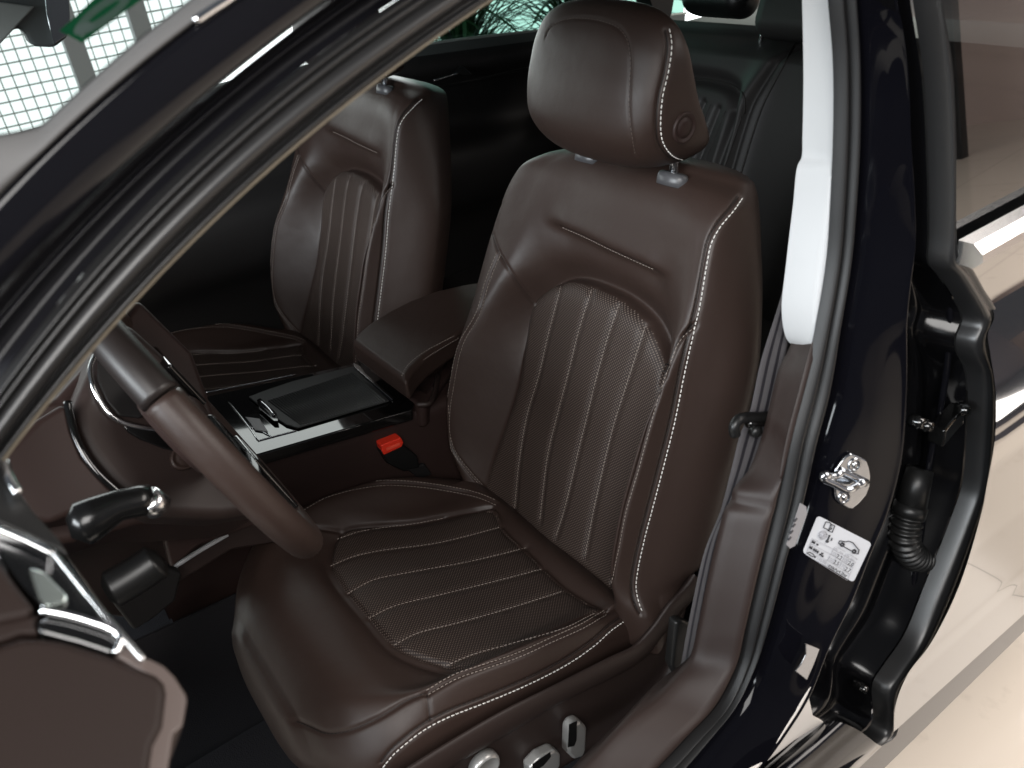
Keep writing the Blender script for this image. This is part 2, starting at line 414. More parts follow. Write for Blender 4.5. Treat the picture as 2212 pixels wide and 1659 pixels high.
seat = empty('front_seat', (0, 0, 0), 'brown leather driver seat with pleated perforated centre, nearest the open door', 'car seat', 'front seats')
# --- backrest
T_IW = [(-.06, .215, .0), (0, .235, .02), (.05, .25, .03), (.15, .262, .03), (.25, .272, .03), (.33, .278, .028), (.40, .272, .026), (.47, .258, .025), (.517, .243, .024), (.55, .223, .02), (.575, .188, .005), (.60, .145, -.03), (.612, .14, -.03)]
T_IC = [(-.06, .17, .03), (0, .205, .05), (.05, .233, .066), (.1, .244, .074), (.15, .247, .077), (.2, .245, .077), (.25, .238, .074), (.3, .222, .066), (.36, .20, .052), (.42, .19, .038), (.5, .18, .030), (.55, .165, .025), (.58, .14, .01), (.60, .11, -.015), (.612, .1, -.02)]
T_IP = [(-.06, .15, .003), (.1, .152, .003), (.33, .152, .003), (.40, .13, .008), (.5, .10, .022), (.55, .09, .022), (.58, .085, .01), (.6, .08, -.012), (.612, .08, -.02)]
T_C = [(-.06, 0, .0), (.1, 0, .0), (.3, 0, .004), (.4, 0, .008), (.45, 0, .014), (.5, 0, .024), (.55, 0, .023), (.58, 0, .01), (.6, 0, -.012), (.612, 0, -.02)]
T_OP = [(v, -u, d) for v, u, d in T_IP]
T_OC = [(-.06, -.18, .03), (0, -.205, .05), (.05, -.195, .066), (.15, -.19, .072), (.3, -.195, .068), (.36, -.196, .055), (.42, -.19, .04), (.5, -.175, .03), (.55, -.16, .024), (.58, -.145, .008), (.60, -.12, -.015), (.612, -.11, -.02)]
T_OW = [(-.06, -.262, .0), (0, -.245, .02), (.03, -.222, .03), (.1, -.211, .034), (.29, -.208, .034), (.42, -.203, .03), (.50, -.193, .026), (.55, -.186, .018), (.575, -.184, .0), (.60, -.165, -.04), (.612, -.16, -.045)]
T_OS = [(-.06, -.215, -.06), (-.02, -.225, -.06), (.06, -.254, -.06), (.17, -.254, -.06), (.25, -.251, -.06), (.36, -.244, -.06), (.40, -.237, -.06), (.48, -.213, -.06), (.52, -.198, -.06), (.555, -.185, -.06), (.587, -.17, -.062), (.612, -.15, -.064)]
vr = np.r_[np.linspace(-.06, .60, 268)]
def shift(tab, du, d): return [(v, u+du, d) for v, u, _ in tab]
T_IS = shift(T_IW, .012, -.055); T_IB = shift(T_IW, -.012, -.12); T_OB = shift(T_OS, .058, -.122)
T_BM = [(-.06, 0, -.13), (.3, 0, -.13), (.6, 0, -.125), (.612, 0, -.125)]
ctrl = np.stack([curve_at(t, vr) for t in (T_BM, T_IB, T_IS, T_IW, T_IC, T_IP, T_C, T_OP, T_OC, T_OW, T_OS, T_OB)], 1)
for kk, vv in ((.93, .605), (.82, .609), (.6, .612), (.3, .613)):
    l = ctrl[-1 if kk == .93 else 267].copy(); c = np.array([0, -.07]); ctrl = np.concatenate([ctrl, (c+(l-c)*kk)[None]]); vr = np.r_[vr, vv]
PAN = np.array([(.153, .335), (.13, .365), (.106, .384), (.07, .398), (.02, .404), (-.04, .402), (-.092, .386), (-.127, .355), (-.15, .325), (-.154, .2), (-.15, -.07), (.15, -.07), (.154, .2)])
PANs = cr(PAN, 120, True)
crease = [(1215, 491), (1265, 513), (1320, 540), (1415, 583)]
def back_uv(p, d):
    X = hitp(p, (UN, UN@L0+d)); return (X[0], (X-L0)@UV)
CRU = np.array(sorted(back_uv(p, .018) for p in crease))
def sculpt_back(u, v, d):
    front = sm(d, -.03, .0)
    P = np.c_[u, v]; s = segdist(np.c_[P, np.zeros(len(P))], np.c_[np.vstack([PANs, PANs[:1]]), np.zeros(len(PANs)+1)])
    ins = inpoly(P, PANs); top = sm(v, .20, .36)
    z = np.where(ins, .014*(1-np.exp(-s/.010))-.004, -.004-(.004+.023*top)*(np.exp(-(s/(.010+.022*top))**2)-np.exp(-(s/.0045)**2))+.004*sm(s, 0, .05))
    lat = 1-sm(np.abs(u), .085, .145)
    dv = v-np.interp(u, CRU[:, 0], CRU[:, 1])
    z = z + .0100*np.tanh(dv/.0065)*np.exp(-(dv/.034)**2)*lat*sm(s, .0, .02)*(~ins)
    return z*front
white_o = [(1604, 428), (1585, 455), (1556, 490), (1537, 525), (1529, 560), (1512, 660), (1502, 704), (1480, 800), (1458, 909), (1435, 1001), (1408, 1104), (1395, 1153), (1377, 1236), (1374, 1270), (1381, 1305), (1391, 1328)]
dark_o = [(x-9, y-2) for x, y in white_o]
white_i = [(1156, 334), (1122, 357), (1099, 397), (1078, 455), (1058, 515), (1037, 566)]
dbl_i = [(1077, 547), (1052, 610), (1032, 677), (995, 745), (974, 841), (966, 905), (968, 940), (980, 975), (1000, 1003), (1034, 1042), (1066, 1072)]
dbl_o = [(1500, 706), (1484, 717), (1464, 738), (1443, 790), (1417, 868), (1377, 1012), (1350, 1104), (1335, 1180), (1318, 1260)]
diag_i = [(1062, 503), (1077, 543), (1115, 605), (1157, 658)]
diag_o = [(1502, 700), (1484, 717), (1464, 738), (1447, 778), (1437, 812)]
pl = [[(1213, 613), (1183, 728), (1164, 810), (1138, 899), (1121, 1001), (1111, 1104)], [(1277, 629), (1251, 711), (1230, 796), (1203, 899), (1183, 984), (1166, 1125)],
      [(1336, 661), (1312, 731), (1289, 813), (1268, 899), (1251, 967), (1218, 1104), (1200, 1160)], [(1394, 704), (1374, 766), (1350, 841), (1326, 916), (1309, 984), (1282, 1104), (1264, 1200)]]
crease = [(1215, 491), (1265, 513), (1320, 540), (1415, 583)]
seams = [(white_o, .0010, .003), (dark_o, .0034, .0026), (white_i, .002, .003), (dbl_i, .0036, .0028), (dbl_o, .004, .003), (diag_i, .0034, .0030), (diag_o, .0045, .0034)] + \
        [(p, .0042, .006) for p in pl]+[(crease, .0035, .003)]
cnt = [6, 10, 22, 34, 52, 56, 56, 44, 36, 40, 12, 6]
back, tb = finish('backrest', ctrl, vr, cnt, back_w, 0, 0, seat, sculpt_back, seams, [M_leather, M_perf], PANs)
off = lambda pts, dx, dy: [(x+dx, y+dy) for x, y in pts]
stitches('white_stitching', [trace(tb, white_o, 200), trace(tb, white_i, 120)], tb, M_stw, seat, r=.0008, L=.0048, gap=.0018)
stitches('brown_stitching', [trace(tb, off(dbl_i, 5, 1), 150), trace(tb, off(dbl_i, -4, -1), 150), trace(tb, off(dbl_o, 3, 1), 120), trace(tb, crease, 90)]+[trace(tb, p, 120) for p in pl], tb, M_stg, seat, r=.00045, L=.0042, gap=.0018)

# --- cushion
vc = np.linspace(-.05, .47, 230)
T = dict(
 BM=[(-.05, 0, -.15), (.3, 0, -.15), (.47, 0, -.12)],
 IB=[(-.05, .21, -.14), (.3, .225, -.14), (.42, .20, -.13), (.47, .12, -.11)],
 IS=[(-.05, .235, -.07), (.1, .255, -.05), (.3, .264, -.045), (.38, .254, -.055), (.43, .224, -.065), (.47, .155, -.075)],
 IW=[(-.05, .225, -.03), (.05, .24, .0), (.15, .252, .025), (.27, .258, .028), (.34, .247, .022), (.39, .24, .01), (.43, .21, -.015), (.455, .17, -.03), (.47, .13, -.045)],
 IC=[(-.05, .20, -.02), (.05, .218, .015), (.15, .232, .042), (.27, .238, .044), (.34, .222, .038), (.39, .198, .027), (.425, .168, .012), (.45, .13, -.006), (.462, .11, -.020), (.47, .10, -.033)],
 IP=[(-.05, .165, -.02), (.02, .165, .004), (.2, .17, .010), (.33, .172, .016), (.385, .15, .023), (.425, .12, .016), (.45, .09, -.002), (.462, .08, -.016), (.47, .07, -.032)],
 CE=[(-.05, 0, -.02), (.02, 0, .0), (.2, 0, .006), (.33, 0, .014), (.385, 0, .023), (.425, 0, .017), (.45, 0, .0), (.462, 0, -.015), (.47, 0, -.032)])
T['OP'] = [(v, -u, d) for v, u, d in T['IP']]
T['OC'] = [(-.05, -.19, -.02), (.03, -.205, .012), (.1, -.21, .034), (.27, -.207, .040), (.33, -.203, .033), (.38, -.188, .023), (.425, -.158, .010), (.45, -.125, -.008), (.462, -.11, -.022), (.47, -.10, -.036)]
T['OW'] = [(-.05, -.215, -.03), (.03, -.222, -.006), (.1, -.228, .0), (.3, -.226, .002), (.35, -.226, -.002), (.39, -.222, -.014), (.43, -.20, -.035), (.455, -.165, -.045), (.47, -.13, -.06)]
T['OS'] = [(-.05, -.22, -.07), (.1, -.232, -.06), (.3, -.232, -.06), (.38, -.228, -.065), (.43, -.205, -.07), (.455, -.17, -.075), (.47, -.14, -.08)]
T['OB'] = [(-.05, -.21, -.14), (.3, -.218, -.14), (.42, -.20, -.13), (.47, -.12, -.11)]
ctrlc = np.stack([curve_at(T[k], vc) for k in ('BM', 'IB', 'IS', 'IW', 'IC', 'IP', 'CE', 'OP', 'OC', 'OW', 'OS', 'OB')], 1)
last = ctrlc[-1].copy(); cc = np.array([0, -.085])
for kk, vv in ((.92, .4765), (.8, .482), (.6, .486), (.3, .488)):
    ctrlc = np.concatenate([ctrlc, (cc+(last-cc)*kk)[None]]); vc = np.r_[vc, vv]
def cush_uv(p, d):
    X = hitp(p, (CN, CN@C0+d)); return (X[0], (X-C0)@CV)
pan_px = [(1063, 1097), (980, 1112), (899, 1128), (813, 1136), (750, 1146), (726, 1165), (716, 1191), (714, 1218), (726, 1246), (751, 1282), (797, 1336), (852, 1394), (899, 1417), (964, 1438), (996, 1448), (1046, 1434), (1121, 1410), (1189, 1376), (1275, 1331), (1292, 1322), (1213, 1256), (1138, 1184), (1087, 1136)]
PANC = np.array([cush_uv(p, .012) for p in pan_px]); PANCs = cr(PANC, 160, True)
def sculpt_cush(u, v, d):
    front = sm(d, -.05, -.02)
    P = np.c_[u, v]; s = segdist(np.c_[P, np.zeros(len(P))], np.c_[np.vstack([PANCs, PANCs[:1]]), np.zeros(len(PANCs)+1)])
    ins = inpoly(P, PANCs); fr = sm(v, .16, .30)
    z = np.where(ins, .006*(1-np.exp(-s/.010))-.003, -.003-(.005+.003*fr)*(np.exp(-(s/.014)**2)-np.exp(-(s/.0045)**2))+.003*sm(s, 0, .03))
    z = z + (~ins)*.010*np.exp(-((v-.015)/.028)**2)*(np.abs(u) < .2)
    return z*front
cl = [[(728, 1165), (779, 1148), (882, 1133), (960, 1119)], [(714, 1223), (762, 1203), (813, 1191), (950, 1172), (1084, 1138)], [(751, 1282), (806, 1253), (882, 1237), (1019, 1212), (1138, 1183)],
      [(797, 1336), (847, 1311), (950, 1285), (1053, 1260), (1172, 1229)], [(852, 1393), (899, 1369), (984, 1347), (1087, 1318), (1213, 1278)], [(964, 1438), (1019, 1415), (1121, 1386), (1224, 1355), (1285, 1324)]]
c_white = [(827, 1658), (848, 1632), (875, 1608), (916, 1577), (967, 1550), (1053, 1516), (1138, 1480), (1224, 1436), (1285, 1394), (1319, 1363), (1343, 1346), (1366, 1332)]
c_dark = off(c_white, -4, -11)
c_dbl = [(923, 1496), (984, 1462), (1046, 1440), (1121, 1414), (1189, 1383), (1258, 1352), (1310, 1322)]
c_dbi = [(655, 1090), (700, 1065), (760, 1047), (830, 1037), (900, 1040), (970, 1050), (1030, 1063), (1072, 1080)]
c_front = [(640, 1558), (666, 1569), (704, 1584), (745, 1581), (813, 1553), (882, 1512), (919, 1497)]
c_vert = [(922, 1500), (926, 1526), (929, 1556)]
c_pad = [(640, 1128), (662, 1136), (700, 1142), (735, 1148)]
outl = [tuple(p) for p in pan_px]
cseams = [(p, .0026, .005) for p in cl]+[(c_white, .0012, .003), (c_dark, .0026, .0025), (c_dbl, .004, .0045), (off(c_dbi, 0, 6), .0035, .004), (c_front, .0028, .003), (c_vert, .003, .003), (c_pad, .004, .004), (outl[:15], .005, .0035)]
cush, tc = finish('seat_cushion', ctrlc, vc, [6, 10, 22, 34, 46, 60, 60, 40, 34, 34, 12, 6], cush_w, 0, 0, seat, sculpt_cush, cseams, [M_leather, M_perf], PANCs)
stitches('white_stitching', [trace(tc, c_white, 220)], tc, M_stw, seat, r=.0008, L=.0048, gap=.0018)
stitches('brown_stitching', [trace(tc, p, 120) for p in cl]+[trace(tc, off(c_dbl, 2, 5), 120), trace(tc, off(c_dbl, -2, -5), 120), trace(tc, off(c_dbi, 0, 1), 120), trace(tc, off(c_dbi, 1, 12), 120)], tc, M_stg, seat, r=.0005, L=.0042, gap=.0018)
stitches('dark_stitching', [trace(tc, c_front, 150), trace(tc, off(c_white, -5, -14), 200), trace(tb, off(white_o, -12, -3), 200)], tc, M_std, seat, r=.0006, L=.004, gap=.002)

# --- headrest
hw = .130; th = np.linspace(-1, 1, 150)
us = hw*np.sin(th*np.pi/2)
PROF = np.array([(.060, .590), (.095, .598), (.124, .622), (.137, .665), (.139, .71), (.136, .748), (.123, .777), (.101, .787), (.078, .772), (.050, .735), (.018, .690), (-.018, .652), (-.036, .626), (-.002, .604)])
pc = np.array([.070, .688])
ks = (1-np.abs(us/(hw*1.0005))**4.4)**(1/4.4)
ks = np.clip(ks, .0, 1)
ctrh = np.array([pc+(PROF-pc)*(k*(1-.10*(abs(u)/hw)**2)) for u, k in zip(us, ks)])
lp = loops(ctrh, [12]*14); n, m = lp.shape[:2]
Vh = back_w(np.repeat(us, m), lp[..., 1].ravel(), lp[..., 0].ravel())
fh = gridf(n, m, True)+[tuple(range(m))[::-1], tuple(range((n-1)*m, n*m))]
th0 = bvh(Vh, fh); Nh = vnormals(Vh, fh); ch = Vh.mean(0)
if np.mean(np.einsum('ij,ij->i', Nh, Vh-ch)) < 0: Nh = -Nh; fh = [f[::-1] for f in fh]
h_white = [(1446, 62), (1451, 96), (1444, 154), (1432, 205), (1427, 260), (1430, 301), (1440, 322), (1453, 336), (1470, 344), (1487, 346), (1503, 337), (1516, 327)]
h_dark = off(h_white, -9, 3)
h_face = [(1178, 80), (1186, 62), (1205, 48), (1244, 39), (1299, 45), (1333, 58), (1350, 76), (1358, 96), (1362, 130), (1361, 171), (1359, 222), (1361, 262), (1366, 300), (1372, 335)]
for pts, dep, wid in ((h_white, .001, .003), (h_dark, .0034, .0025), (h_face, .0014, .0018)):
    ln = trace(th0, pts, 120); ds = segdist(Vh, ln); Vh = Vh-Nh*(dep*np.exp(-(ds/wid)**2))[:, None]
bc = cast(th0, (1478, 276))
head = mesh('headrest', Vh, fh, M_leather, seat)
th1 = bvh(Vh, fh)
stitches('white_stitching', [trace(th1, h_white, 200)], th1, M_stw, head, r=.0008, L=.0048, gap=.0018)
stitches('brown_stitching', [trace(th1, h_face, 160)], th1, M_std2, head, r=.00035, L=.004, gap=.0018)
fn = np.array(th1.find_nearest(Vector(bc))[1]); fn = fn if fn@(CAM-bc) > 0 else -fn
lathe('tilt_button', bc-fn*.004, fn, [(.0195, 0), (.0195, .0055), (.0180, .0070), (.0155, .0064), (.0145, .0048), (.0120, .0046), (.0112, .0060), (.006, .0066), (.0005, .0067)], M_vinyl, head, up=UV)
for s, px in ((1, None), (-1, None)):
    cpt = back_w(np.array(s*.085+(.006 if s > 0 else .003)), np.array(.590), np.array(.004))
    lathe('post_collar', cpt-UV*.0065, UV, [(.024, -.006), (.0248, .000), (.0250, .004), (.0242, .0075), (.0225, .0100), (.0195, .0115), (.016, .0118), (.0135, .0108), (.012, .009), (.0075, .009)], M_silver, seat, sx=1.0, up=UN, sy=.62)
    tube('headrest_post', np.array([cpt-UV*.02, cpt+UV*.01+UN*.002, cpt+UV*.045+UN*.02]), .0062, M_steel, seat, n=12)

def seam_shade(name, lines, tree, parent, r=.0008, sink=.0004):  # dark tubes paint in the shade of the seam gaps
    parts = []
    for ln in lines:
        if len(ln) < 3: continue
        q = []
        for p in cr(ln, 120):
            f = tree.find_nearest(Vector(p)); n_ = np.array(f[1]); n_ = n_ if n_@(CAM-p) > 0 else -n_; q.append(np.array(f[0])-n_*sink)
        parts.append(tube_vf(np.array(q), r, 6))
    V, f = join(parts); o = mesh(name, V, f, M_seam_shade, parent); o['kind'] = 'stuff'; return o
M_seam_shade = pr('seam_shade_tone', (.007, .0045, .004), .6)
seam_shade('seam_shade_line', [trace(tb, q, 200) for q in (dark_o, diag_i, diag_o)], tb, seat)
seam_shade('seam_shade_line', [trace(tc, q, 200) for q in (c_dark, c_front, c_vert)], tc, seat, .0007)
seam_shade('seam_shade_line', [trace(th1, h_dark, 160)], th1, head, .0009)
seam_shade('seam_shade_line', [trace(th1, h_face, 160)], th1, head, .0005)
# --- side trim with seat switches, outboard of the cushion
TRX = -.258
pt = lambda pts, x=TRX: on(pts, PX(x))
up_e = [(1500, 1240), (1478, 1270), (1448, 1302), (1422, 1338), (1401, 1365), (1374, 1393), (1319, 1420), (1200, 1480), (1080, 1540), (980, 1598), (882, 1659), (760, 1740)]
lo_e = [(1513, 1262), (1500, 1292), (1470, 1325), (1440, 1362), (1415, 1395), (1381, 1430), (1330, 1460), (1210, 1520), (1090, 1590), (985, 1652), (880, 1720), (770, 1800)]
A = cr(pt(up_e), 70); B = cr(pt(lo_e), 70); ox = np.array([1., 0, 0])
rec_in = .010
bot_e = [(1462, 1440), (1452, 1470), (1430, 1510), (1400, 1540), (1353, 1572), (1300, 1606), (1251, 1636), (1180, 1680), (1080, 1740), (1000, 1790), (900, 1850), (800, 1900)]
Cc = cr(pt(bot_e, -.268), 70)
Lr = [A+np.array([.03, 0, -.05]), A+np.array([.006, 0, -.006]), A+ox*.001, A*.7+B*.3-ox*.004, A*.25+B*.75-ox*.004, B, B+ox*.006, B+(Cc-B)*.12+ox*.010, B+(Cc-B)*.5+ox*.012, B+(Cc-B)*.8+ox*.010, B+(Cc-B)*.90+ox*.001, Cc, Cc+ox*.05]
trim = loft('seat_side_trim', np.array([cr(np.array(Lr)[:, j], 60) for j in range(70)]), M_leather2, seat)
def switch(name, pts, x0, dep, m_top, m_face, bev=.004):
    P = on(pts, PX(x0)); o = plate(name, P, (-dep, 0, 0), m_top, seat, bev, 4); return o
sw1 = switch('recline_switch', [(1212, 1560), (1222, 1545), (1236, 1540), (1250, 1552), (1248, 1600), (1242, 1616), (1222, 1622), (1210, 1610)], TRX+.006, .019, M_switch, M_satin, .005)
sw2 = switch('slide_switch', [(1126, 1640), (1150, 1615), (1180, 1601), (1194, 1610), (1194, 1634), (1176, 1656), (1150, 1672), (1130, 1668)], TRX+.006, .019, M_switch, M_satin, .005)
lb = hitp((1046, 1652), PX(TRX))
lathe('lumbar_switch', lb+ox*.006, -ox, [(.0205, 0), (.0205, .010), (.018, .0145), (.0165, .0145), (.015, .012), (.001, .012)], M_switch, seat)
for sw, p in ((sw1, [(1229, 1564), (1246, 1557), (1245, 1598), (1240, 1611), (1226, 1614)]), (sw2, [(1150, 1650), (1188, 1624), (1190, 1634), (1174, 1653), (1150, 1668)])):
    plate('switch_face', on(p, PX(TRX-.0128)), (-.0008, 0, 0), M_black, sw, .001)

# --- belt buckle between cushion and console
bx = .262
bk = plate('belt_buckle', on([(822, 975), (838, 1002), (873, 1020), (908, 1010), (902, 985), (868, 958)], PX(bx)), (.024, 0, 0), M_black, seat, .004)
plate('release_button', on([(824, 962), (867, 945), (873, 956), (869, 966), (830, 984), (826, 975)], PX(bx-.002)), (.022, 0, 0), M_red, bk, .003)
plate('button_recess', on([(834, 968), (864, 956), (865, 962), (836, 974)], PX(bx-.0028)), (.001, 0, 0), pr('light_red_plastic', (.85, .09, .05), .4), bk, .0005)
plate('buckle_stalk', on([(880, 1015), (918, 1002), (935, 1026), (905, 1035)], PX(bx+.006)), (.014, 0, 0), M_blacksoft, bk, .003)

# --- second front seat: a copy of the driver's, without switches or buckle
def copy_seat(src, dx):
    r = src.copy(); COL.objects.link(r); r.location = Vector(src.location)+Vector(dx)
    for c in [o for o in bpy.data.objects if o.parent == src]:
        if c.name.split('.')[0] in ('seat_side_trim', 'recline_switch', 'slide_switch', 'lumbar_switch', 'belt_buckle'): continue
        k = c.copy(); COL.objects.link(k); k.parent = r
        for g in [o for o in bpy.data.objects if o.parent == c]:
            q = g.copy(); COL.objects.link(q); q.parent = k
    return r
seat2 = copy_seat(seat, (.766, .0176, .0323))
seat2['label'] = 'shaded brown leather passenger seat on the far side of the centre console'

# ------------------------------------------------------------------ car body round the open front door
car = empty('car', (0, 0, 0), 'black car seen through its open front door opening, with dark pillars and sills', 'car')
ext = lambda pts, a, b: pts
e5 = [(1150, -36), (1066, 0), (984, 38), (909, 92), (848, 133), (756, 205), (649, 297), (581, 359), (478, 458), (376, 567), (301, 663), (188, 779), (85, 889), (0, 991), (-60, 1065)]
e3 = [(935, -36), (861, 0), (745, 72), (667, 130), (513, 256), (430, 332), (342, 420), (270, 508), (219, 567), (110, 695), (0, 824), (-60, 895)]
e2 = [(772, -36), (718, 0), (649, 51), (547, 137), (461, 202), (342, 287), (222, 410), (150, 490), (85, 560), (0, 640), (-60, 700)]
e1 = [(540, -36), (492, 0), (427, 41), (362, 96), (290, 150), (171, 256), (85, 340), (0, 427), (-60, 485)]
e0 = [(458, -36), (410, 0), (294, 89), (191, 178), (120, 243), (89, 270), (60, 279), (0, 290), (-60, 300)]
def smooth_line(pts, n=24):
    p = np.array(pts, float); a = (p[:, 0]-p[:, 1])/2**.5; b = (p[:, 0]+p[:, 1])/2**.5
    c = np.polyfit(a, b, 2); q = np.linspace(a.max()+110, a.min(), n); r = np.polyval(c, q)
    return [((q_+r_)/2**.5, (r_-q_)/2**.5) for q_, r_ in zip(q, r)]
e5, e3, e2, e1 = (smooth_line(e) for e in (e5, e3, e2, e1))
band('door_seal', on(e3, OPEN(-.004)), on(e5, OPEN(.004)),
     [(0, -.004), (.04, .004), (.10, .006), (.14, .001), (.18, .006), (.25, .007), (.29, .002), (.35, .0052), (.44, .0088), (.53, .0100), (.62, .0090), (.71, .0055), (.78, .001), (.80, .000), (.85, .006), (.90, .006), (.94, .001), (1, 0)], M_rubber, car, 110)
tube('headliner_edge', on(e5, OPEN(.006)), .0015, pr('beige_lining', (.27, .235, .175), .7), car, n=80, k=8)
band('pillar_channel', on(e2, OPEN(-.014)), on(e3, OPEN(-.004)), [(0, .0), (.12, -.006), (.3, -.012), (.34, -.007), (.40, -.006), (.45, -.012), (.8, -.014), (1, -.006)], M_channel, car, 90)
band('front_pillar', on(e1, OPEN(-.020)), on(e2, OPEN(-.014)), [(0, -.003), (.05, .000), (.3, .0022), (.6, .003), (.85, .0022), (.94, .000), (1, -.006)], M_paint, car, 90)
band('windscreen_edge', on(e0, OPEN(-.016)), on(e1, OPEN(-.020)), [(0, -.003), (.12, .0), (.6, .003), (.9, .002), (1, -.002)], M_grey, car, 90)
tube('roof_trim_strip', on([(420, 46), (455, 22), (492, -2), (540, -38)], OPEN(-.022)), .0024, M_chrome, car, n=20, k=8)
# windscreen plane, through the pillar edge and running across the car
wa = hitp((410, 0), OPEN(-.016)); wb2 = hitp((120, 243), OPEN(-.016))
wn = unit(np.cross(wb2-wa, (1.0, .10, .02))); WS = (wn, wn@wa)
gl = np.array([(.0, 0, 0)])
W0 = on(e0, OPEN(-.016)); W0 = cr(W0, 30)
M_wind = glass('windscreen_glass', (.29, .312, .308)); M_wind.node_tree.nodes['Mix Shader'].inputs[0].default_value = .04  # tint darkened to keep lamp light off the passenger seat
for l_ in list(M_wind.node_tree.links):
    if l_.to_node.type == 'MIX_SHADER' and l_.to_socket == l_.to_node.inputs[0]: M_wind.node_tree.links.remove(l_)
M_wind.node_tree.nodes['Mix Shader'].inputs[0].default_value = .04
wsc = loft('windscreen', [W0, W0+np.array([.6, .09, .03]), W0+np.array([1.3, .03, .0])], M_wind, car)

# centre pillar: seal loop, painted face, pale upper trim, brown lower trim
sL = [(1776, -170), (1788, 0), (1798, 120), (1800, 239), (1793, 444), (1784, 567), (1753, 745), (1733, 831), (1702, 950), (1675, 1090), (1641, 1229), (1613, 1348), (1593, 1434), (1552, 1519), (1490, 1588), (1422, 1659), (1350, 1725)]
sR = [(1833, -170), (1846, 0), (1854, 137), (1854, 308), (1846, 444), (1835, 567), (1812, 711), (1791, 848), (1764, 950), (1730, 1094), (1702, 1180), (1661, 1331), (1627, 1434), (1586, 1519), (1535, 1585), (1473, 1659), (1410, 1725)]
band('door_seal', on(sL, OPEN(.004)), on(sR, OPEN(-.008)), [(0, 0), (.04, .003), (.15, .0075), (.26, .0088), (.38, .006), (.46, .000), (.53, .000), (.62, .006), (.72, .0085), (.86, .006), (.96, .0), (1, -.004)], M_rubber_shaded, car, 110)
rg = [(1912, -170), (1931, 0), (1945, 68), (1957, 171), (1963, 308), (1972, 430), (1974, 530), (1964, 610), (1956, 700), (1957, 780), (1957, 848), (1948, 984), (1919, 1100), (1883, 1188), (1839, 1297), (1791, 1393), (1747, 1502), (1699, 1580), (1641, 1659), (1570, 1740)]
band('centre_pillar', on(sR, OPEN(-.006)), on(rg, OPEN(-.045)), [(0, -.010), (.06, -.012), (.10, -.002), (.14, .003), (.5, .006), (.9, .004), (.97, .004), (1, .0)], M_pillar, car, 120)
tL = [(1756, -170), (1760, 0), (1762, 154), (1759, 300), (1757, 342), (1748, 360), (1738, 444), (1723, 567), (1712, 680), (1722, 738), (1734, 752)]
tR = [(1778, -170), (1792, 0), (1802, 120), (1804, 239), (1797, 444), (1788, 567), (1768, 690), (1757, 745), (1755, 754)]
Lw = []
def by_y(pts, ys):
    q = cr(np.array(pts, float), 400); return np.c_[np.interp(ys, q[:, 1], q[:, 0]), ys]
ys = np.linspace(-170, 752, 130); A_ = on(by_y(tL, ys), OPEN(.034)); B_ = on(by_y(tR, ys), OPEN(.004))
for a, h in ((0, -.014), (0, 0), (.2, .0055), (.36, .0095), (.42, .0105), (.5, .0100), (.8, .006), (1, -.001)): Lw.append(A_+(B_-A_)*a+OUT*h)
loft('upper_pillar_trim', Lw, M_white, car)
bl_ = [(1722, 735), (1712, 760), (1692, 800), (1668, 895), (1655, 945), (1627, 1018), (1592, 1062), (1588, 1086), (1576, 1100), (1559, 1160), (1535, 1263), (1514, 1365), (1497, 1427), (1463, 1468), (1422, 1512), (1353, 1567), (1285, 1639), (1265, 1659), (1180, 1740)]
sL2 = [(1757, 740), (1733, 831), (1702, 950), (1675, 1090), (1641, 1229), (1613, 1348), (1593, 1434), (1552, 1519), (1490, 1588), (1422, 1659), (1350, 1725)]
A_ = cr(on(bl_, OPEN(.040)), 110); B_ = cr(on(sL2, OPEN(.002)), 110)
Lw = [A_+np.array([.03, -.07, -.02])]+[A_+(B_-A_)*a+OUT*h for a, h in ((0, -.006), (.04, .0), (.2, .004), (.45, .006), (.58, .011), (.68, .013), (.85, .008), (1, -.002))]
loft('lower_pillar_trim', [Lw[0]]+Lw[1:], M_leather2, car)
# jamb between centre pillar and rear door
rsl = [(1980, -170), (2000, 0), (2023, 171), (2032, 376), (2032, 513), (2030, 567), (2054, 600), (2099, 677), (2103, 695), (2088, 735), (2090, 762), (2109, 805), (2112, 882), (2099, 1053), (2082, 1107), (2013, 1283), (1972, 1382), (1925, 1451), (1904, 1485), (1900, 1575), (1856, 1611), (1790, 1665), (1700, 1740)]
A_ = cr(on(rg, OPEN(-.045)), 120); B_ = cr(on(rsl, OPEN(-.060)), 120)
jl = [A_, A_*.97+B_*.03+OPN*.012, A_*.8+B_*.2+OPN*.045, A_*.55+B_*.45+OPN*.055, A_*.4+B_*.6+OPN*.035, A_*.2+B_*.8+OPN*.045, B_+OPN*.014]
loft('door_jamb', np.array([cr(np.array(jl)[:, j], 40) for j in range(120)]), M_jamb, car)
rdoor = loft  # rear door is built below
rsr = [(2002, -170), (2022, 0), (2044, 137), (2053, 308), (2056, 530), (2064, 556), (2088, 570), (2118, 620), (2149, 680), (2136, 718), (2141, 762), (2153, 848), (2151, 950), (2133, 1053), (2126, 1092), (2075, 1263), (2013, 1389), (1962, 1458), (1936, 1526), (1933, 1581), (1895, 1606), (1830, 1640), (1740, 1700)]
rear_edge = band('rear_door', on(rsl, OPEN(-.058)), on(rsr, OPEN(-.064)), [(0, -.012), (.06, .004), (.2, .010), (.4, .010), (.55, .007), (.75, .008), (.92, .004), (1, -.004)], M_rubber, car, 150)
rear_edge.name = 'rear_door_seal'

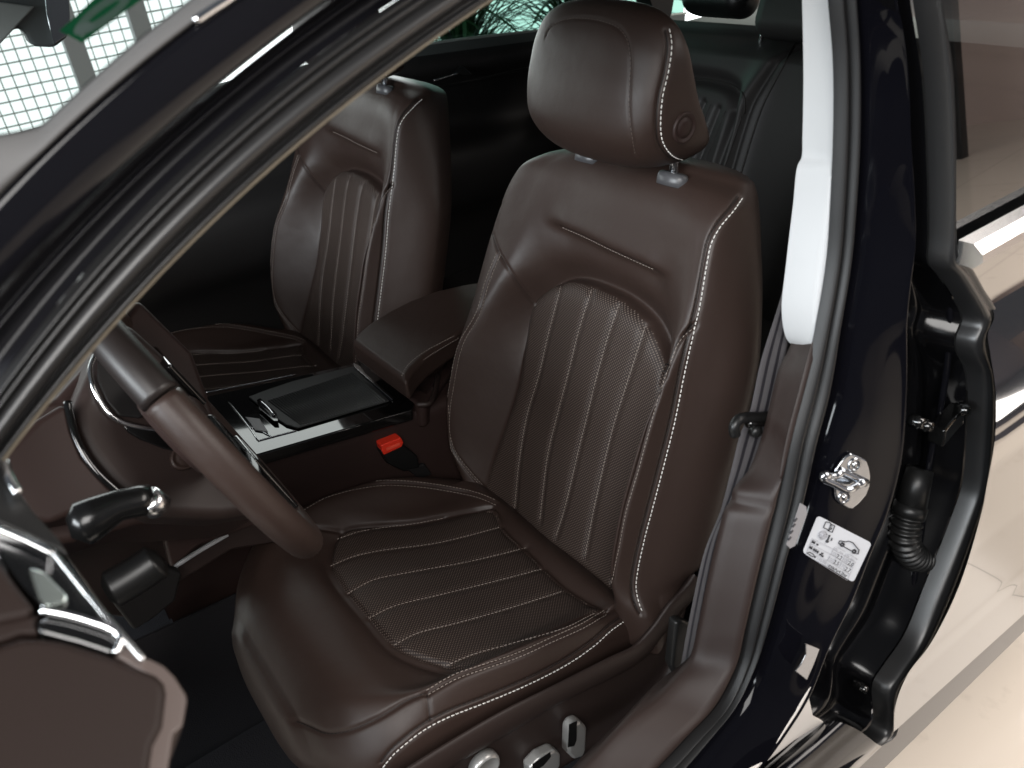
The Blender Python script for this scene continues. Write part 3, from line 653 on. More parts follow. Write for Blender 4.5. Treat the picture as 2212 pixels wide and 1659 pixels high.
# rear door outer skin, closed, running rearwards from its front edge
M_door = pr('glossy_dark_paint', (.010, .008, .008), .10, spec=.6, coat=1.0, ior=1.9, coat_rough=.02)
dk = M_door.node_tree.nodes['Principled BSDF']; dk.inputs['Coat IOR'].default_value = 2.1
sk = [(2064, 556), (2088, 572), (2118, 622), (2148, 682), (2134, 720), (2139, 762), (2151, 848), (2149, 950), (2131, 1053), (2124, 1092), (2073, 1263), (2011, 1389), (1960, 1458), (1934, 1526), (1931, 1581)]
BZ = ([.28, .335, .40, .44, .55, .70, .83, .868, .878, .93, .99], [.030, .040, .016, .009, .014, .028, .046, .056, .058, .030, .0])
S0 = []
for p in cr(np.array(sk, float), 110):
    q = hitp(p, OPEN(-.066))
    for _ in range(6): q = hitp(p, OPEN(-.066-np.interp(q[2], *BZ)))
    S0.append(q)
S0 = np.array(S0)
rows = []
for t in (0, .02, .06, .12, .25, .45, .7, 1.0):
    rows.append(np.stack([S0[:, 0]-.02*t, np.maximum(S0[:, 1], -2)*(1-0)-t, S0[:, 2]], 1))
skin = loft('rear_door', rows, M_door, car)
rear_edge.parent = skin
c0 = hitp((2074, 546), OPEN(-.072)); 
ws = []
for dy, s in ((0, .0), (0, 1), (-.02, 1), (-.3, 1), (-.9, 1.0)):
    c = c0+np.array([-.012, dy, 0]); h = .0125
    ws.append([c+np.array([.016*s, 0, -h*s]), c+np.array([-.004*s, 0, -h*s]), c+np.array([-.012*s, 0, -.004*s]), c+np.array([-.010*s, 0, .004*s]), c+np.array([.0, 0, h*s]), c+np.array([.016*s, 0, h*s])])
loft('window_strip', ws, M_satin, skin, closed=True, smooth=False)
G0 = cr(on([(2003, -170), (2021, -30), (2046, 137), (2056, 308), (2059, 535)], OPEN(-.060)), 20)
M_pane = glass('dark_door_glass', (.20, .20, .21)); 
for nd in M_pane.node_tree.nodes:
    if nd.type == 'FRESNEL': nd.inputs[0].default_value = 2.0
loft('window_pane', [G0+np.array([0, -t, 0]) for t in (0, .2, .5, .9)], M_pane, skin)
tube('pane_edge', on([(2005, -170), (2023, -30), (2047, 137), (2056, 308), (2058, 420), (2060, 545)], OPEN(-.063)), .0028, M_gloss, skin, n=40, k=8)

# latch striker
tp = bvh([v.co for v in bpy.data.objects['centre_pillar'].data.vertices], [tuple(f.vertices) for f in bpy.data.objects['centre_pillar'].data.polygons])
def cpx(zx, zy, k, ox_, oy_): return ((zx*k+ox_)/1.8517, (zy*k+oy_)/1.8517)
def pil(p, lift=.0):
    h = cast(tp, p); nn = np.array(tp.find_nearest(Vector(h))[1]); nn = nn if nn@(CAM-h) > 0 else -nn; return h+nn*lift
sz = lambda pts: [cpx(x, y, .16873, 3250, 1780) for x, y in pts]
pc_ = cast(tp, sz([(880, 800)])[0]); pn = np.array(tp.find_nearest(Vector(pc_))[1]); pn = pn if pn@(CAM-pc_) > 0 else -pn
PL = lambda l: (pn, pn@pc_+l)
stk = plate('striker', on(sz([(860, 170), (1060, 240), (1230, 330), (1290, 480), (1330, 700), (1310, 950), (1230, 1160), (1060, 1360), (900, 1490), (800, 1490), (620, 1390), (500, 1250), (470, 1000), (460, 760), (500, 560), (600, 400), (720, 250)]), PL(.001)), pn*.004, M_steel, car, .0025)
tube('striker_loop', np.vstack([on(sz([(1240, 900)]), PL(.004)), on(sz([(1180, 900), (1060, 960)]), PL(.012)), on(sz([(900, 1050), (780, 1060), (500, 920), (260, 800), (250, 720), (330, 720)]), PL(.020)), on(sz([(480, 740), (620, 690)]), PL(.012)), on(sz([(680, 640)]), PL(.004))]), .0042, M_steel, stk, n=60, k=12)
tube('striker_bar', on(sz([(600, 590), (1270, 900)]), PL(.006)), .0048, M_steel, stk, n=8, k=10)
for q in ((990, 470), (750, 1240)):
    c = hitp(sz([q])[0], PL(.005))
    lathe('screw', c, pn, [(.0085, -.001), (.008, .0012), (.0058, .0018), (.0052, .0006), (.0030, .0006), (.0026, .0022), (.0005, .0024)], M_steel, stk, k=24)

# hinge, check strap, wiring boot on the jamb
J = OPEN(-.030)
boot = tube('wiring_boot', np.vstack([on([(1988, 1012), (1978, 1050), (1968, 1095)], J)]), np.linspace(.0155, .018, 3), M_black, car, k=20)
bp_ = cr(on([(1966, 1100), (1958, 1135), (1955, 1165), (1966, 1195), (1990, 1208), (2014, 1200), (2030, 1185)], J), 150)
tube('bellows', bp_, .0165+.0022*np.cos(np.arange(150)/150*2*np.pi*17), M_black, boot, k=18)
tube('boot_collar', on([(1969, 1090), (1965, 1102), (1962, 1112)], J), .0195, M_black, boot, k=18)
hb = box('door_check', hitp((2045, 915), OPEN(-.045)), (np.array([.2, -.95, -.1]), np.array([0, .1, .99]), XYZ[0]), (.075, .026, .020), M_gloss, car, .003)
for q in ((1985, 912), (2003, 920), (2085, 886)):
    c = hitp(q, OPEN(-.056)); lathe('bolt', c, OUT, [(.0075, -.01), (.0075, .0), (.006, .002), (.006, .005), (.0005, .0055)], M_gloss, hb, k=6)
hg = box('lower_hinge', hitp((1925, 1490), OPEN(-.04)), (np.array([.2, -.95, -.1]), np.array([0, .1, .99]), XYZ[0]), (.07, .03, .018), M_gloss, car, .003)
for q in ((1864, 1487), (1918, 1480), (1960, 1420)):
    c = hitp(q, OPEN(-.05)); lathe('bolt', c, OUT, [(.006, -.012), (.006, .0), (.005, .002), (.005, .005), (.0005, .0055)], M_gloss, hg, k=6)
tube('jamb_ridge', on([(2046, 600), (2052, 680), (2046, 790), (2032, 880), (2010, 990), (1975, 1250), (1940, 1370)], OPEN(-.036)), .004, M_paint, car, n=50, k=8)
plate('latch_bracket', on([(1741, 1390), (1771, 1402), (1758, 1436), (1743, 1470), (1718, 1450), (1731, 1435), (1741, 1415)], OPEN(-.054)), OPN*.002, M_dsteel, car, .0008)
# sill: pale patch painted in for the bright floor, rocker below the centre pillar
plate('sill_floor_patch', on([(1772, 1446), (1747, 1502), (1757, 1548), (1780, 1560), (1716, 1600), (1640, 1659), (1600, 1700), (1560, 1740), (1560, 1720), (1655, 1640), (1720, 1540)], OPEN(-.046)), np.array([.006, 0, 0]), M_floor_patch, car, .001)  # pale plate stands in for cream floor brightness at the sill
rk = [on(q, OPEN(o_)) for q, o_ in (([(1786, 1556), (1720, 1606), (1650, 1668), (1570, 1740)], -.045), ([(1815, 1560), (1750, 1612), (1680, 1668), (1600, 1740)], -.075), ([(1850, 1575), (1800, 1620), (1740, 1668), (1660, 1740)], -.082), ([(1893, 1606), (1845, 1640), (1800, 1680), (1710, 1750)], -.085), ([(1905, 1612), (1860, 1655), (1830, 1690), (1730, 1770)], -.075))]
loft('rocker_panel', np.array([cr(np.array(rk)[:, j], 30) for j in range(4)]), M_paint, car)

# body shell out of sight: roof, floor, rear parts
box('roof_rail', (-.335, -.47, 1.434), XYZ, (.13, 1.74, .056), M_paint, car, .012)  # out of view, added to block lamp light above the door opening
box('roof', (.42, -.48, 1.46), XYZ, (1.36, 2.04, .03), M_darkfab, car, .01)  # front edge extended out of view to shade the passenger seat
box('carpet_or_blocker', (.40, -.05, .18), XYZ, (1.55, 2.2, .02), M_carpet, car)
box('sill', (-.43, -.15, .26), XYZ, (.10, 1.6, .20), M_paint, car, .02)
mat_ = plate('floor_mat', [(-.22, .30, .195), (.235, .30, .195), (.235, .62, .195), (.20, .80, .26), (-.2, .80, .26), (-.22, .62, .195)], (0, 0, .012), M_carpet, car, .004)
M_blackfab = pr('black_door_lining', (.015, .014, .014), .55, spec=.35)
dsm = box('dashboard_top', (.42, .98, .84), XYZ, (1.40, .55, .36), M_darkfab, car, .05, 4)
plate('tunnel_carpet', on([(250, 1406), (305, 1381), (480, 1300), (560, 1262), (640, 1500), (700, 1760), (250, 1760)], PX(.262)), (.006, 0, 0), M_carpet, car, .001)
# far side: doors, belt line, window, rear pillar
LA = on([(890, 101), (1180, 65), (1330, 47), (1480, 29)], PX(1.14)); LB = on([(890, 146), (1180, 104), (1330, 83), (1480, 62)], PX(1.085))
LA = np.vstack([[1.14, .95, 1.06], [1.14, .3, 1.10], LA]); LB = np.vstack([[1.085, .95, 1.03], [1.085, .3, 1.07], LB])
far = loft('passenger_door', np.array([cr(np.array([LA[j]+np.array([.01, 0, -.03]), LA[j], LA[j]*.5+LB[j]*.5+np.array([0, 0, .004]), LB[j], LB[j]-np.array([0.005, 0, .012]), LB[j]-np.array([-.01, 0, .05]), LB[j]-np.array([-.012, 0, .16]), LB[j]-np.array([.05, 0, .22]), LB[j]-np.array([.05, 0, .34]), LB[j]-np.array([-.01, 0, .44]), LB[j]-np.array([-.01, 0, .85])]), 50) for j in range(6)]), M_blackfab, car)
loft('belt_moulding', [LA+np.array([0, 0, .003]), LA*.6+LB*.4+np.array([0, 0, .007]), LA*.35+LB*.65+np.array([0, 0, .003])], pr('lit_band_tone', (.075, .082, .08), .45), far)  # lighter grey-green paints in the light on the belt band
tube('window_ledge', LA+np.array([-.003, 0, .001]), .004, pr('lit_ledge_tone', (.30, .34, .32), .5), far, n=30, k=8)  # pale tone paints in the lit top edge of the ledge
tube('trim_line', on([(930, 190), (1000, 178), (1100, 156), (1200, 133)], PX(1.07)), .003, M_black, far, n=30, k=8)
plate('door_handle', on([(984, 162), (1001, 143), (1021, 160), (1010, 166)], PX(1.06)), (.02, 0, 0), M_black, far, .003)
tube('handle_strip', on([(938, 174), (987, 159)], PX(1.06)), .0026, M_satin, far, n=6, k=8)
fy = LA[:, 1]
LA2 = LA[2:]
loft('passenger_window', [LA2+np.array([.012, 0, -.01]), LA2+np.array([-.10, 0, .36])], M_tint, far)
plate('rear_quarter_pillar', on([(1394, -30), (1462, -30), (1452, 30), (1432, 75), (1418, 45)], PX(.98)), (.06, 0, 0), M_black, car, .004)

# ------------------------------------------------------------------ rear bench
bench = empty('rear_bench', (.4, -1.0, .3), 'dark leather rear bench behind the driver seat, with pleated backrest', 'rear seat')
inv = Matrix.Translation((-.4, 1.0, -.3))
def under(o, par, loc):
    """Keep a mesh modelled in world space where it stands when its parent Empty sits at loc."""
    o.data.transform(Matrix.Translation(-Vector(loc))); return o
BL = math.radians(21); BN = np.array([0, math.cos(BL), math.sin(BL)]); BV = np.array([0, -math.sin(BL), math.cos(BL)]); B0 = np.array([0, -.80, .46])
bu = np.linspace(-.36, 1.06, 520); bv_ = np.linspace(-.02, .70, 300)
def bench_uv(p, d=.0):
    X = hitp(p, (BN, BN@B0+d)); return np.array([X[0], (X-B0)@BV])
topv = bench_uv((1600, 62))[1]
UU, VV = np.meshgrid(bu, bv_); UU = UU.ravel(); VV = VV.ravel()
fac = np.clip(VV/ (topv+.02), 0, 1); 
D_ = .03*np.exp(-((UU-.40)/.5)**4)-.09*sm(VV, topv-.07, topv+.01)
ar = cr(np.array([bench_uv(p) for p in [(1440, 172), (1490, 169), (1541, 174), (1588, 187), (1606, 206), (1608, 246), (1590, 320), (1560, 420)]]), 80)
P3 = np.c_[UU, VV, np.zeros(len(UU))]
D_ = D_-.028*np.exp(-(segdist(P3, np.c_[ar, np.zeros(len(ar))])/.016)**2)
bs = cr(np.array([bench_uv(p) for p in [(1716, 96), (1697, 133), (1678, 168), (1648, 227), (1625, 293), (1605, 360), (1580, 450)]]), 80)
sd = segdist(P3, np.c_[bs, np.zeros(len(bs))]); D_ = D_-.016*np.exp(-(sd/.009)**2)
xb = np.interp(VV, bs[::-1, 1], bs[::-1, 0]) if bs[0, 1] > bs[-1, 1] else np.interp(VV, bs[:, 1], bs[:, 0])
D_ = D_+.03*np.exp(-((UU-xb-.02)/.035)**2)*sm(VV, .0, .1)*(1-sm(VV, topv-.18, topv-.02))
for q in ([(1535, 226), (1515, 273), (1490, 330)], [(1567, 240), (1533, 324), (1515, 370)], [(1602, 252), (1578, 324), (1555, 390)]):
    l = cr(np.array([bench_uv(p) for p in q]), 30); D_ = D_-.013*np.exp(-(segdist(P3, np.c_[l, np.zeros(30)])/.008)**2)
VW = np.stack([UU, B0[1]+BN[1]*D_+BV[1]*VV, B0[2]+BN[2]*D_+BV[2]*VV], 1)
keep = VV <= topv+.02
ob = mesh('backrest', VW, [f for f in gridf(300, 520) if keep[list(f)].all()], M_darkfab, bench); under(ob, bench, (.4, -1.0, .3))
tbn = bvh(VW, [f for f in gridf(300, 520) if keep[list(f)].all()])
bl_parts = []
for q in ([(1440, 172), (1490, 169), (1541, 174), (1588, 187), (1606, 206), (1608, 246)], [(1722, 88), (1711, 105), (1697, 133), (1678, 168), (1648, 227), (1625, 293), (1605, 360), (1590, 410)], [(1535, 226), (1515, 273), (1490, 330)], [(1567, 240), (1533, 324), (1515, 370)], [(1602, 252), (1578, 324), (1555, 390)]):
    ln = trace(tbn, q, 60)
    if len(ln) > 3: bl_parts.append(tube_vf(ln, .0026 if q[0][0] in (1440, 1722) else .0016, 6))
V_, f_ = join(bl_parts); o = mesh('seam_shade_line', V_, f_, M_seam_shade, bench); o['kind'] = 'stuff'; under(o, bench, (.4, -1.0, .3))  # dark tubes paint in shade along the bench seams
sdf = ob.modifiers.new('thick', 'SOLIDIFY'); sdf.thickness = .08; sdf.offset = 1
cu_ = box('seat_cushion', (.36, -.62, .42), XYZ, (1.36, .48, .20), M_darkfab, bench, .05, 5); under(cu_, bench, (.4, -1.0, .3))
for q, wd_ in (((1560, 8), .20), ((1748, 50), .24)):
    c = hitp(q, (BN, BN@B0-.03))
    h_ = box('headrest', c+np.array([0, 0, .035]), (XYZ[0], BV, BN), (wd_, .13 if wd_ < .22 else .15, .10), M_black if wd_ < .22 else M_darkfab, bench, .04, 6); under(h_, bench, (.4, -1.0, .3))
p_ = hitp((1660, 24), (BN, BN@B0-.03)); o = tube('headrest_post', np.array([p_-BV*.08, p_+BV*.03]), .005, M_chrome, bench, n=4); under(o, bench, (.4, -1.0, .3))
o = plate('buckle_slot', on([(1738, 172), (1742, 148), (1762, 136), (1790, 140), (1790, 180), (1752, 182)], (BN, BN@B0+.01)), BN*.012, M_black, bench, .004); under(o, bench, (.4, -1.0, .3))
box('parcel_shelf', (.36, -1.36, 1.0), XYZ, (1.3, .44, .03), pr('grey_felt', (.18, .20, .19), .9), car)

# ------------------------------------------------------------------ seat belt on the centre pillar
bL = [(1733, 425), (1716, 540), (1678, 670), (1644, 779), (1617, 899), (1600, 936), (1579, 1018), (1555, 1107), (1521, 1194), (1490, 1331), (1470, 1440)]
bR = [(1745, 425), (1730, 540), (1712, 690), (1696, 779), (1669, 895), (1660, 925), (1628, 1018), (1592, 1087), (1569, 1126), (1537, 1263), (1512, 1400)]
A_ = cr(on(bL, OPEN(.075)), 120); B_ = cr(on(bR, OPEN(.062)), 120)
V_ = []; uv_ = []
for i in range(120):
    for j in range(7):
        V_.append(A_[i]+(B_[i]-A_[i])*j/6); uv_.append((j/6*.93+.0, i/119*9))
belt = mesh('seat_belt', V_, gridf(120, 7), M_belt, None, uv=uv_)
sdf = belt.modifiers.new('thick', 'SOLIDIFY'); sdf.thickness = .0012; sdf.offset = 0
tag(belt, 'striped grey seat belt webbing running down beside the brown pillar trim', 'seat belt')
gd = empty('belt_guide', hitp((1630, 915), OPEN(.055)), 'black plastic guide clipped across the striped seat belt', 'belt guide')
gl_ = gd.location.copy()
o = tube('guide_bar', np.vstack([on([(1588, 940), (1586, 922), (1594, 908), (1612, 902), (1640, 901), (1672, 899)], OPEN(.056))]), .0062, M_black, gd, n=40, k=10); under(o, gd, gl_)
o = tube('guide_clip', on([(1616, 915), (1640, 913), (1672, 910)], OPEN(.055)), .005, M_gloss, gd, n=10, k=10); under(o, gd, gl_)
o = lathe('guide_stud', hitp((1632, 931), OPEN(.055)), OUT, [(.0075, -.004), (.0075, .003), (.005, .006), (.0005, .0065)], M_black, gd, k=20); under(o, gd, gl_)
bx_ = plate('belt_anchor', on([(1462, 1345), (1475, 1340), (1500, 1352), (1490, 1440), (1470, 1475), (1452, 1440)], OPEN(.085)), np.array([.015, 0, 0]), M_black, car, .004)

# ------------------------------------------------------------------ centre console
con = empty('centre_console', (.39, .1, .2), 'brown centre console with piano black top between the two front seats', 'console')
cl0 = (.39, .1, .2)
U_ = lambda o: under(o, con, cl0)
cn_ = unit((0, -.143, 1.0)); TOP = lambda l=0: (cn_, cn_@np.array([0, .05, .665])+l)
frm = [(300, 888), (540, 835), (762, 785), (775, 777), (815, 800), (854, 829), (890, 860), (897, 872), (890, 885), (581, 975), (430, 1019), (250, 1072)]
U_(plate('console_top', on(frm, TOP(0)), -cn_*.022, M_gloss, con, .003))
shp = [(537, 860), (570, 847), (632, 826), (762, 794), (841, 868), (740, 898), (643, 927), (618, 920), (585, 898), (560, 878)]
sh = U_(plate('sliding_cover', on(shp, TOP(.0012)), cn_*.003, pr('charcoal_cover', (.026, .027, .027), .5), con, .0015))
Pq = on([(566, 868), (762, 803), (838, 868), (640, 922)], TOP(.0046)); N_ = 34
for i in range(N_):
    t = i/(N_-1); t2 = .06+.92*t
    a = Pq[0]+(Pq[1]-Pq[0])*t2; b = Pq[3]+(Pq[2]-Pq[3])*t2
    if i == 0: rib = []
    rib.append(tube_vf(np.array([a*.97+b*.03, a*.5+b*.5+cn_*.0004, b*.97+a*.03]), .0017, 6))
V_, f_ = join(rib); o = mesh('cover_rib', V_, f_, pr('grey_rib_rubber', (.045, .047, .047), .42), sh); o['kind'] = 'stuff'; under(o, con, cl0)
o = plate('cover_slot', on([(555, 866), (563, 862), (598, 895), (602, 912), (592, 912), (560, 884)], TOP(.0044)), cn_*.0025, M_gloss, sh, .001); under(o, con, cl0)
o = tube('cover_handle', on([(562, 866), (578, 880), (592, 897)], TOP(.009)), .0022, M_chrome, sh, n=10, k=8); under(o, con, cl0)
U_(plate('chrome_wedge', on([(763, 785), (779, 793), (789, 808), (851, 862), (847, 865), (765, 794)], TOP(.001)), cn_*.002, M_satin, con, .0006))
U_(plate('reflection_patch', on([(530, 902), (561, 906), (580, 935), (551, 930)], TOP(.001)), cn_*.002, M_greyplate, con, .001))  # pale plate painted in for a white reflection on the console top
for q in ([(440, 849), (540, 829), (640, 809)], [(557, 952), (590, 943), (640, 930)], [(494, 868), (515, 893), (541, 927), (556, 950)], [(541, 925), (556, 924), (572, 936), (590, 944)]):
    U_(tube('chrome_line', on(q, TOP(.0008)), .0011, M_chrome, con, n=24, k=8))
ne = on([(893, 886), (581, 976), (430, 1020), (250, 1073)], TOP(-.010)); ne = np.vstack([ne[0]+(ne[0]-ne[1])*1.2, ne])
dn = np.array([0, 0, 1.])
wl = [ne+np.array([.10, 0, 0]), ne+np.array([.004, 0, 0]), ne+np.array([-.002, 0, -.006]), ne+np.array([-.003, 0, -.03]), ne+np.array([-.006, 0, -.12])]
wl += [np.c_[wl[-1][:, 0]+dx, wl[-1][:, 1], np.full(len(ne), z)] for dx, z in ((.0, .48), (.006, .40), (.01, .20))]
U_(loft('console_side', np.array([cr(np.array(wl)[:, j], 50) for j in range(len(ne))]), M_vinyl, con))
ne2 = ne+np.array([.235, 0, -.002])
U_(loft('console_side', [ne2+np.array([0, 0, .0]), ne2+np.array([.0, 0, -.45])], M_vinyl, con))
arm_p = [(759, 735), (775, 715), (797, 697), (840, 670), (880, 650), (940, 627), (1000, 613), (1080, 600), (1100, 640), (1030, 690), (976, 728), (920, 768), (893, 795), (876, 822)]
arm = U_(plate('armrest', on(arm_p, PZ(.748)), (0, 0, -.045), M_leather, con, .010, 5))
ta = bvh(on(arm_p, PZ(.748)), [tuple(range(len(arm_p)))])
sa = [cr(on([(868, 812), (882, 788), (916, 761), (950, 742), (985, 724)], PZ(.7475)), 100), cr(on([(880, 814), (894, 795), (926, 770), (962, 748), (996, 728)], PZ(.7425)), 100)]
o = stitches('brown_stitching', sa, ta, M_stg, arm, r=.0005, L=.004); under(o, con, cl0)
U_(plate('bin_wall', on([(790, 790), (880, 828), (920, 845), (938, 815), (985, 745), (990, 780), (945, 845), (918, 872), (900, 872)], TOP(.004)), -cn_*.05, M_vinyl, con, .008))
U_(tube('bin_rim', on([(946, 812), (938, 850), (926, 872), (900, 874)], TOP(.006)), .005, M_leather2, con, n=30, k=10))
U_(tube('side_strip', on([(338, 1246), (380, 1222), (430, 1190), (492, 1154)], PX(.172)), .0036, M_greyplate, con, n=20, k=8))

# ------------------------------------------------------------------ steering wheel
wc = np.array([0, .465, .965]); wax = unit((0, -.94, .345)); w1 = np.array([1., 0, 0]); w2 = np.cross(wax, w1); w2 = w2 if w2[2] > 0 else -w2
whl = empty('steering_wheel', tuple(wc), 'brown leather steering wheel with darker upper rim, seen edge on', 'steering wheel')
Rr = .185
def rimseg(name, a0, a1, r, mat, par, n=60):
    a = np.radians(np.linspace(a0, a1, n)); P = np.array([wc+Rr*(w1*np.cos(t)+w2*np.sin(t)) for t in a])
    return under(tube(name, P, r, mat, par, k=20), whl, tuple(wc))
rimseg('rim', 141, 398, .0185, M_leather, whl, 150)
rimseg('upper_rim', 39, 140, .0190, pr('dark_rim_leather', (.016, .012, .011), .42), whl, 70)
hp = lambda x, y, z: wc+w1*x+w2*y+wax*z
o = lathe('airbag_hub', hp(0, 0, .005), wax, [(.05, -.04), (.066, -.02), (.066, -.008), (.055, -.003), (.03, -.001), (.001, .0)], M_vinyl, whl); under(o, whl, tuple(wc))
for sx_, sy_ in ((-1, 0), (1, 0), (0, -1)):
    d = np.array([sx_, sy_], float); n_ = np.array([-d[1], d[0]])
    P = [hp(*(d*.07+n_*.035), .004), hp(*(d*.172+n_*.026), .002), hp(*(d*.172-n_*.026), .002), hp(*(d*.07-n_*.035), .004)]
    o = plate('spoke', P, wax*.016, M_gloss, whl, .004); under(o, whl, tuple(wc))

# ------------------------------------------------------------------ dashboard left end, seen from outside
dsh = empty('dashboard', (0, .62, .9), 'brown dashboard end and steering column cover below the front pillar', 'dashboard')
dl0 = (0, .62, .9); UD = lambda o: under(o, dsh, dl0)
dn_ = unit((-.72, -.42, .55)); DP = lambda l=0: (dn_, dn_@np.array([0, .56, .97])+l)
UD(plate('dash_body', on([(-80, 900), (120, 860), (210, 760), (300, 640), (420, 760), (470, 900), (520, 1000), (560, 1060), (560, 1120), (400, 1130), (300, 1130), (200, 1160), (60, 1190), (-80, 1060)], DP(-.05)), -dn_*.10, M_vinyl, dsh, .01))
UD(plate('column_cover', on([(195, 800), (225, 700), (280, 690), (400, 800), (470, 900), (560, 1030), (600, 1100), (480, 1118), (345, 1112), (300, 1090), (240, 1040), (195, 985), (168, 930), (160, 880)], DP(-.012)), -dn_*.05, M_leather2, dsh, .014, 5))
UD(plate('lower_panel', on([(-60, 960), (0, 985), (80, 905), (140, 868), (152, 885), (160, 930), (182, 985), (235, 1045), (290, 1088), (260, 1098), (200, 1105), (150, 1112), (110, 1130), (60, 1120), (20, 1040), (-60, 1010)], DP(.0)), -dn_*.06, M_vinyl, dsh, .012, 5))
UD(tube('panel_gap', on([(146, 868), (152, 905), (170, 960), (205, 1015), (255, 1062), (310, 1105)], DP(.001)), .0042, M_gloss, dsh, n=50, k=10))
UD(tube('chrome_trim', on([(235, 715), (208, 765), (196, 795), (200, 830), (214, 862), (236, 894), (262, 912), (300, 922), (350, 928), (400, 927)], DP(-.008)), .0032, M_chrome, dsh, n=60, k=10))
UD(plate('dark_insert', on([(262, 918), (310, 930), (400, 932), (415, 985), (350, 970), (300, 950), (275, 935)], DP(-.0115)), dn_*.003, M_gloss, dsh, .002))
UD(plate('instrument_side', on([(210, 775), (262, 740), (330, 800), (360, 870), (300, 905), (255, 900), (228, 868), (208, 820)], DP(-.0115)), dn_*.004, M_blacksoft, dsh, .003))
ec = hitp((400, 985), DP(-.0115))
em = UD(lathe('embossed_badge', ec, dn_, [(.021, -.001), (.021, .0025), (.0185, .0045), (.0165, .0025), (.013, .003), (.010, .0045), (.001, .003)], M_leather, dsh, k=32, sx=1.0, sy=.7))
lv = UD(tube('column_lever', on([(148, 1142), (178, 1132), (215, 1112), (255, 1092), (300, 1082), (325, 1078)], PX(-.17)), np.array([.009, .0200, .0175, .0140, .0140, .0135]), M_gloss2, dsh, k=16))
o = tube('lever_tip', on([(318, 1078), (332, 1086), (345, 1096)], PX(-.172)), .0125, M_satin, lv, k=12); under(o, dsh, dl0)
UD(tube('release_handle', cr(on([(228, 1280), (255, 1265), (300, 1238), (335, 1214), (348, 1204)], PX(-.12)), 30), np.interp(np.arange(30), [0, 3, 26, 29], [.010, .019, .019, .010]), M_black, dsh, k=16))
UD(plate('kick_panel', on([(110, 1160), (330, 1095), (420, 1120), (480, 1105), (600, 1115), (620, 1170), (500, 1190), (340, 1290), (290, 1340), (230, 1330), (160, 1230)], PX(.18)), (.03, 0, 0), M_leather2, dsh, .006))
UD(plate('pedal_bracket', on([(350, 1100), (420, 1110), (560, 1080), (600, 1120), (430, 1180), (370, 1230), (355, 1170)], PX(.10)), (.02, 0, 0), M_vinyl, dsh, .005))
UD(plate('pedal_shade', on([(240, 1300), (355, 1225), (395, 1240), (380, 1300), (330, 1340), (290, 1365)], PX(.14)), (.02, 0, 0), M_blacksoft, dsh, .006))

# ------------------------------------------------------------------ open front door, nearest corner
fd = empty('front_door', (-.62, .62, .6), 'open front door corner with taupe pad and chrome trim, below the front pillar', 'car door')
fl0 = (-.62, .62, .6); UF = lambda o: under(o, fd, fl0)
fn_ = unit((-.42, -.30, .86)); FP = lambda l=0: (fn_, fn_@np.array([-.50, .60, 1.13])+l)
UF(plate('armrest_pad', on([(-60, 1392), (0, 1386), (44, 1372), (90, 1372), (137, 1379), (239, 1410), (297, 1434), (342, 1451), (362, 1471), (367, 1494), (359, 1570), (338, 1611), (326, 1700), (-60, 1720)], FP(0)), -fn_*.05, M_taupe, fd, .006, 4))
UF(plate('pad_surround', on([(246, 1413), (263, 1390), (284, 1396), (301, 1425), (321, 1420), (355, 1437), (379, 1461), (403, 1499), (405, 1512), (396, 1567), (376, 1584), (374, 1600), (356, 1710), (300, 1720), (310, 1600), (345, 1560), (352, 1500), (330, 1465)], FP(-.002)), -fn_*.04, pr('taupe_trim', (.075, .056, .05), .42), fd, .0016, 2))
UF(plate('gloss_insert', on([(74, 1346), (99, 1328), (171, 1333), (246, 1363), (262, 1389), (246, 1415), (171, 1390), (88, 1368)], FP(-.003)), -fn_*.03, M_gloss, fd, .003))
UF(tube('chrome_rim', on([(88, 1318), (144, 1328), (200, 1344), (242, 1360), (262, 1378), (250, 1412)], FP(.0)), .0022, M_chrome, fd, n=40, k=8))
UF(plate('chrome_bar', on([(108, 1190), (120, 1184), (180, 1260), (250, 1340), (318, 1418), (306, 1428), (238, 1352), (170, 1268)], FP(.002)), -fn_*.012, M_satin, fd, .002))
UF(plate('chrome_bar', on([(-40, 1118), (0, 1132), (62, 1156), (112, 1180), (116, 1192), (108, 1196), (60, 1172), (0, 1146), (-40, 1134)], FP(.003)), -fn_*.012, M_chrome, fd, .002))
UF(plate('handle_bowl', on([(-40, 1150), (0, 1150), (62, 1178), (108, 1200), (170, 1275), (238, 1358), (140, 1322), (90, 1316), (40, 1262), (0, 1205), (-40, 1180)], FP(-.008)), -fn_*.03, M_gloss, fd, .002))
UF(plate('door_handle', on([(62, 1222), (98, 1232), (148, 1284), (146, 1300), (100, 1312), (82, 1286)], FP(-.004)), -fn_*.01, pr('grey_green_chrome', (.32, .36, .34), .25, metal=.8), fd, .003))
UF(plate('upper_pad', on([(-60, 1190), (0, 1208), (34, 1256), (82, 1316), (60, 1330), (0, 1342), (-60, 1350)], FP(-.001)), -fn_*.04, M_taupe, fd, .005))
UF(plate('lower_roll', on([(-60, 1352), (0, 1344), (60, 1332), (88, 1322), (74, 1346), (86, 1368), (44, 1368), (0, 1384), (-60, 1390)], FP(-.004)), -fn_*.04, M_taupe, fd, .007, 4))
UF(plate('mirror_corner', on([(-40, 985), (6, 990), (30, 1040), (70, 1100), (130, 1165), (150, 1200), (120, 1184), (60, 1156), (0, 1130), (-40, 1116)], FP(-.002)), -fn_*.02, M_black, fd, .003))
UF(tube('corner_highlight', on([(10, 1000), (16, 1022), (26, 1044), (40, 1066)], FP(.004)), .0028, M_chrome, fd, n=20, k=8))  # bright tube stands in for a curved highlight on the corner
dd = unit((-.97, -.12, -.2))
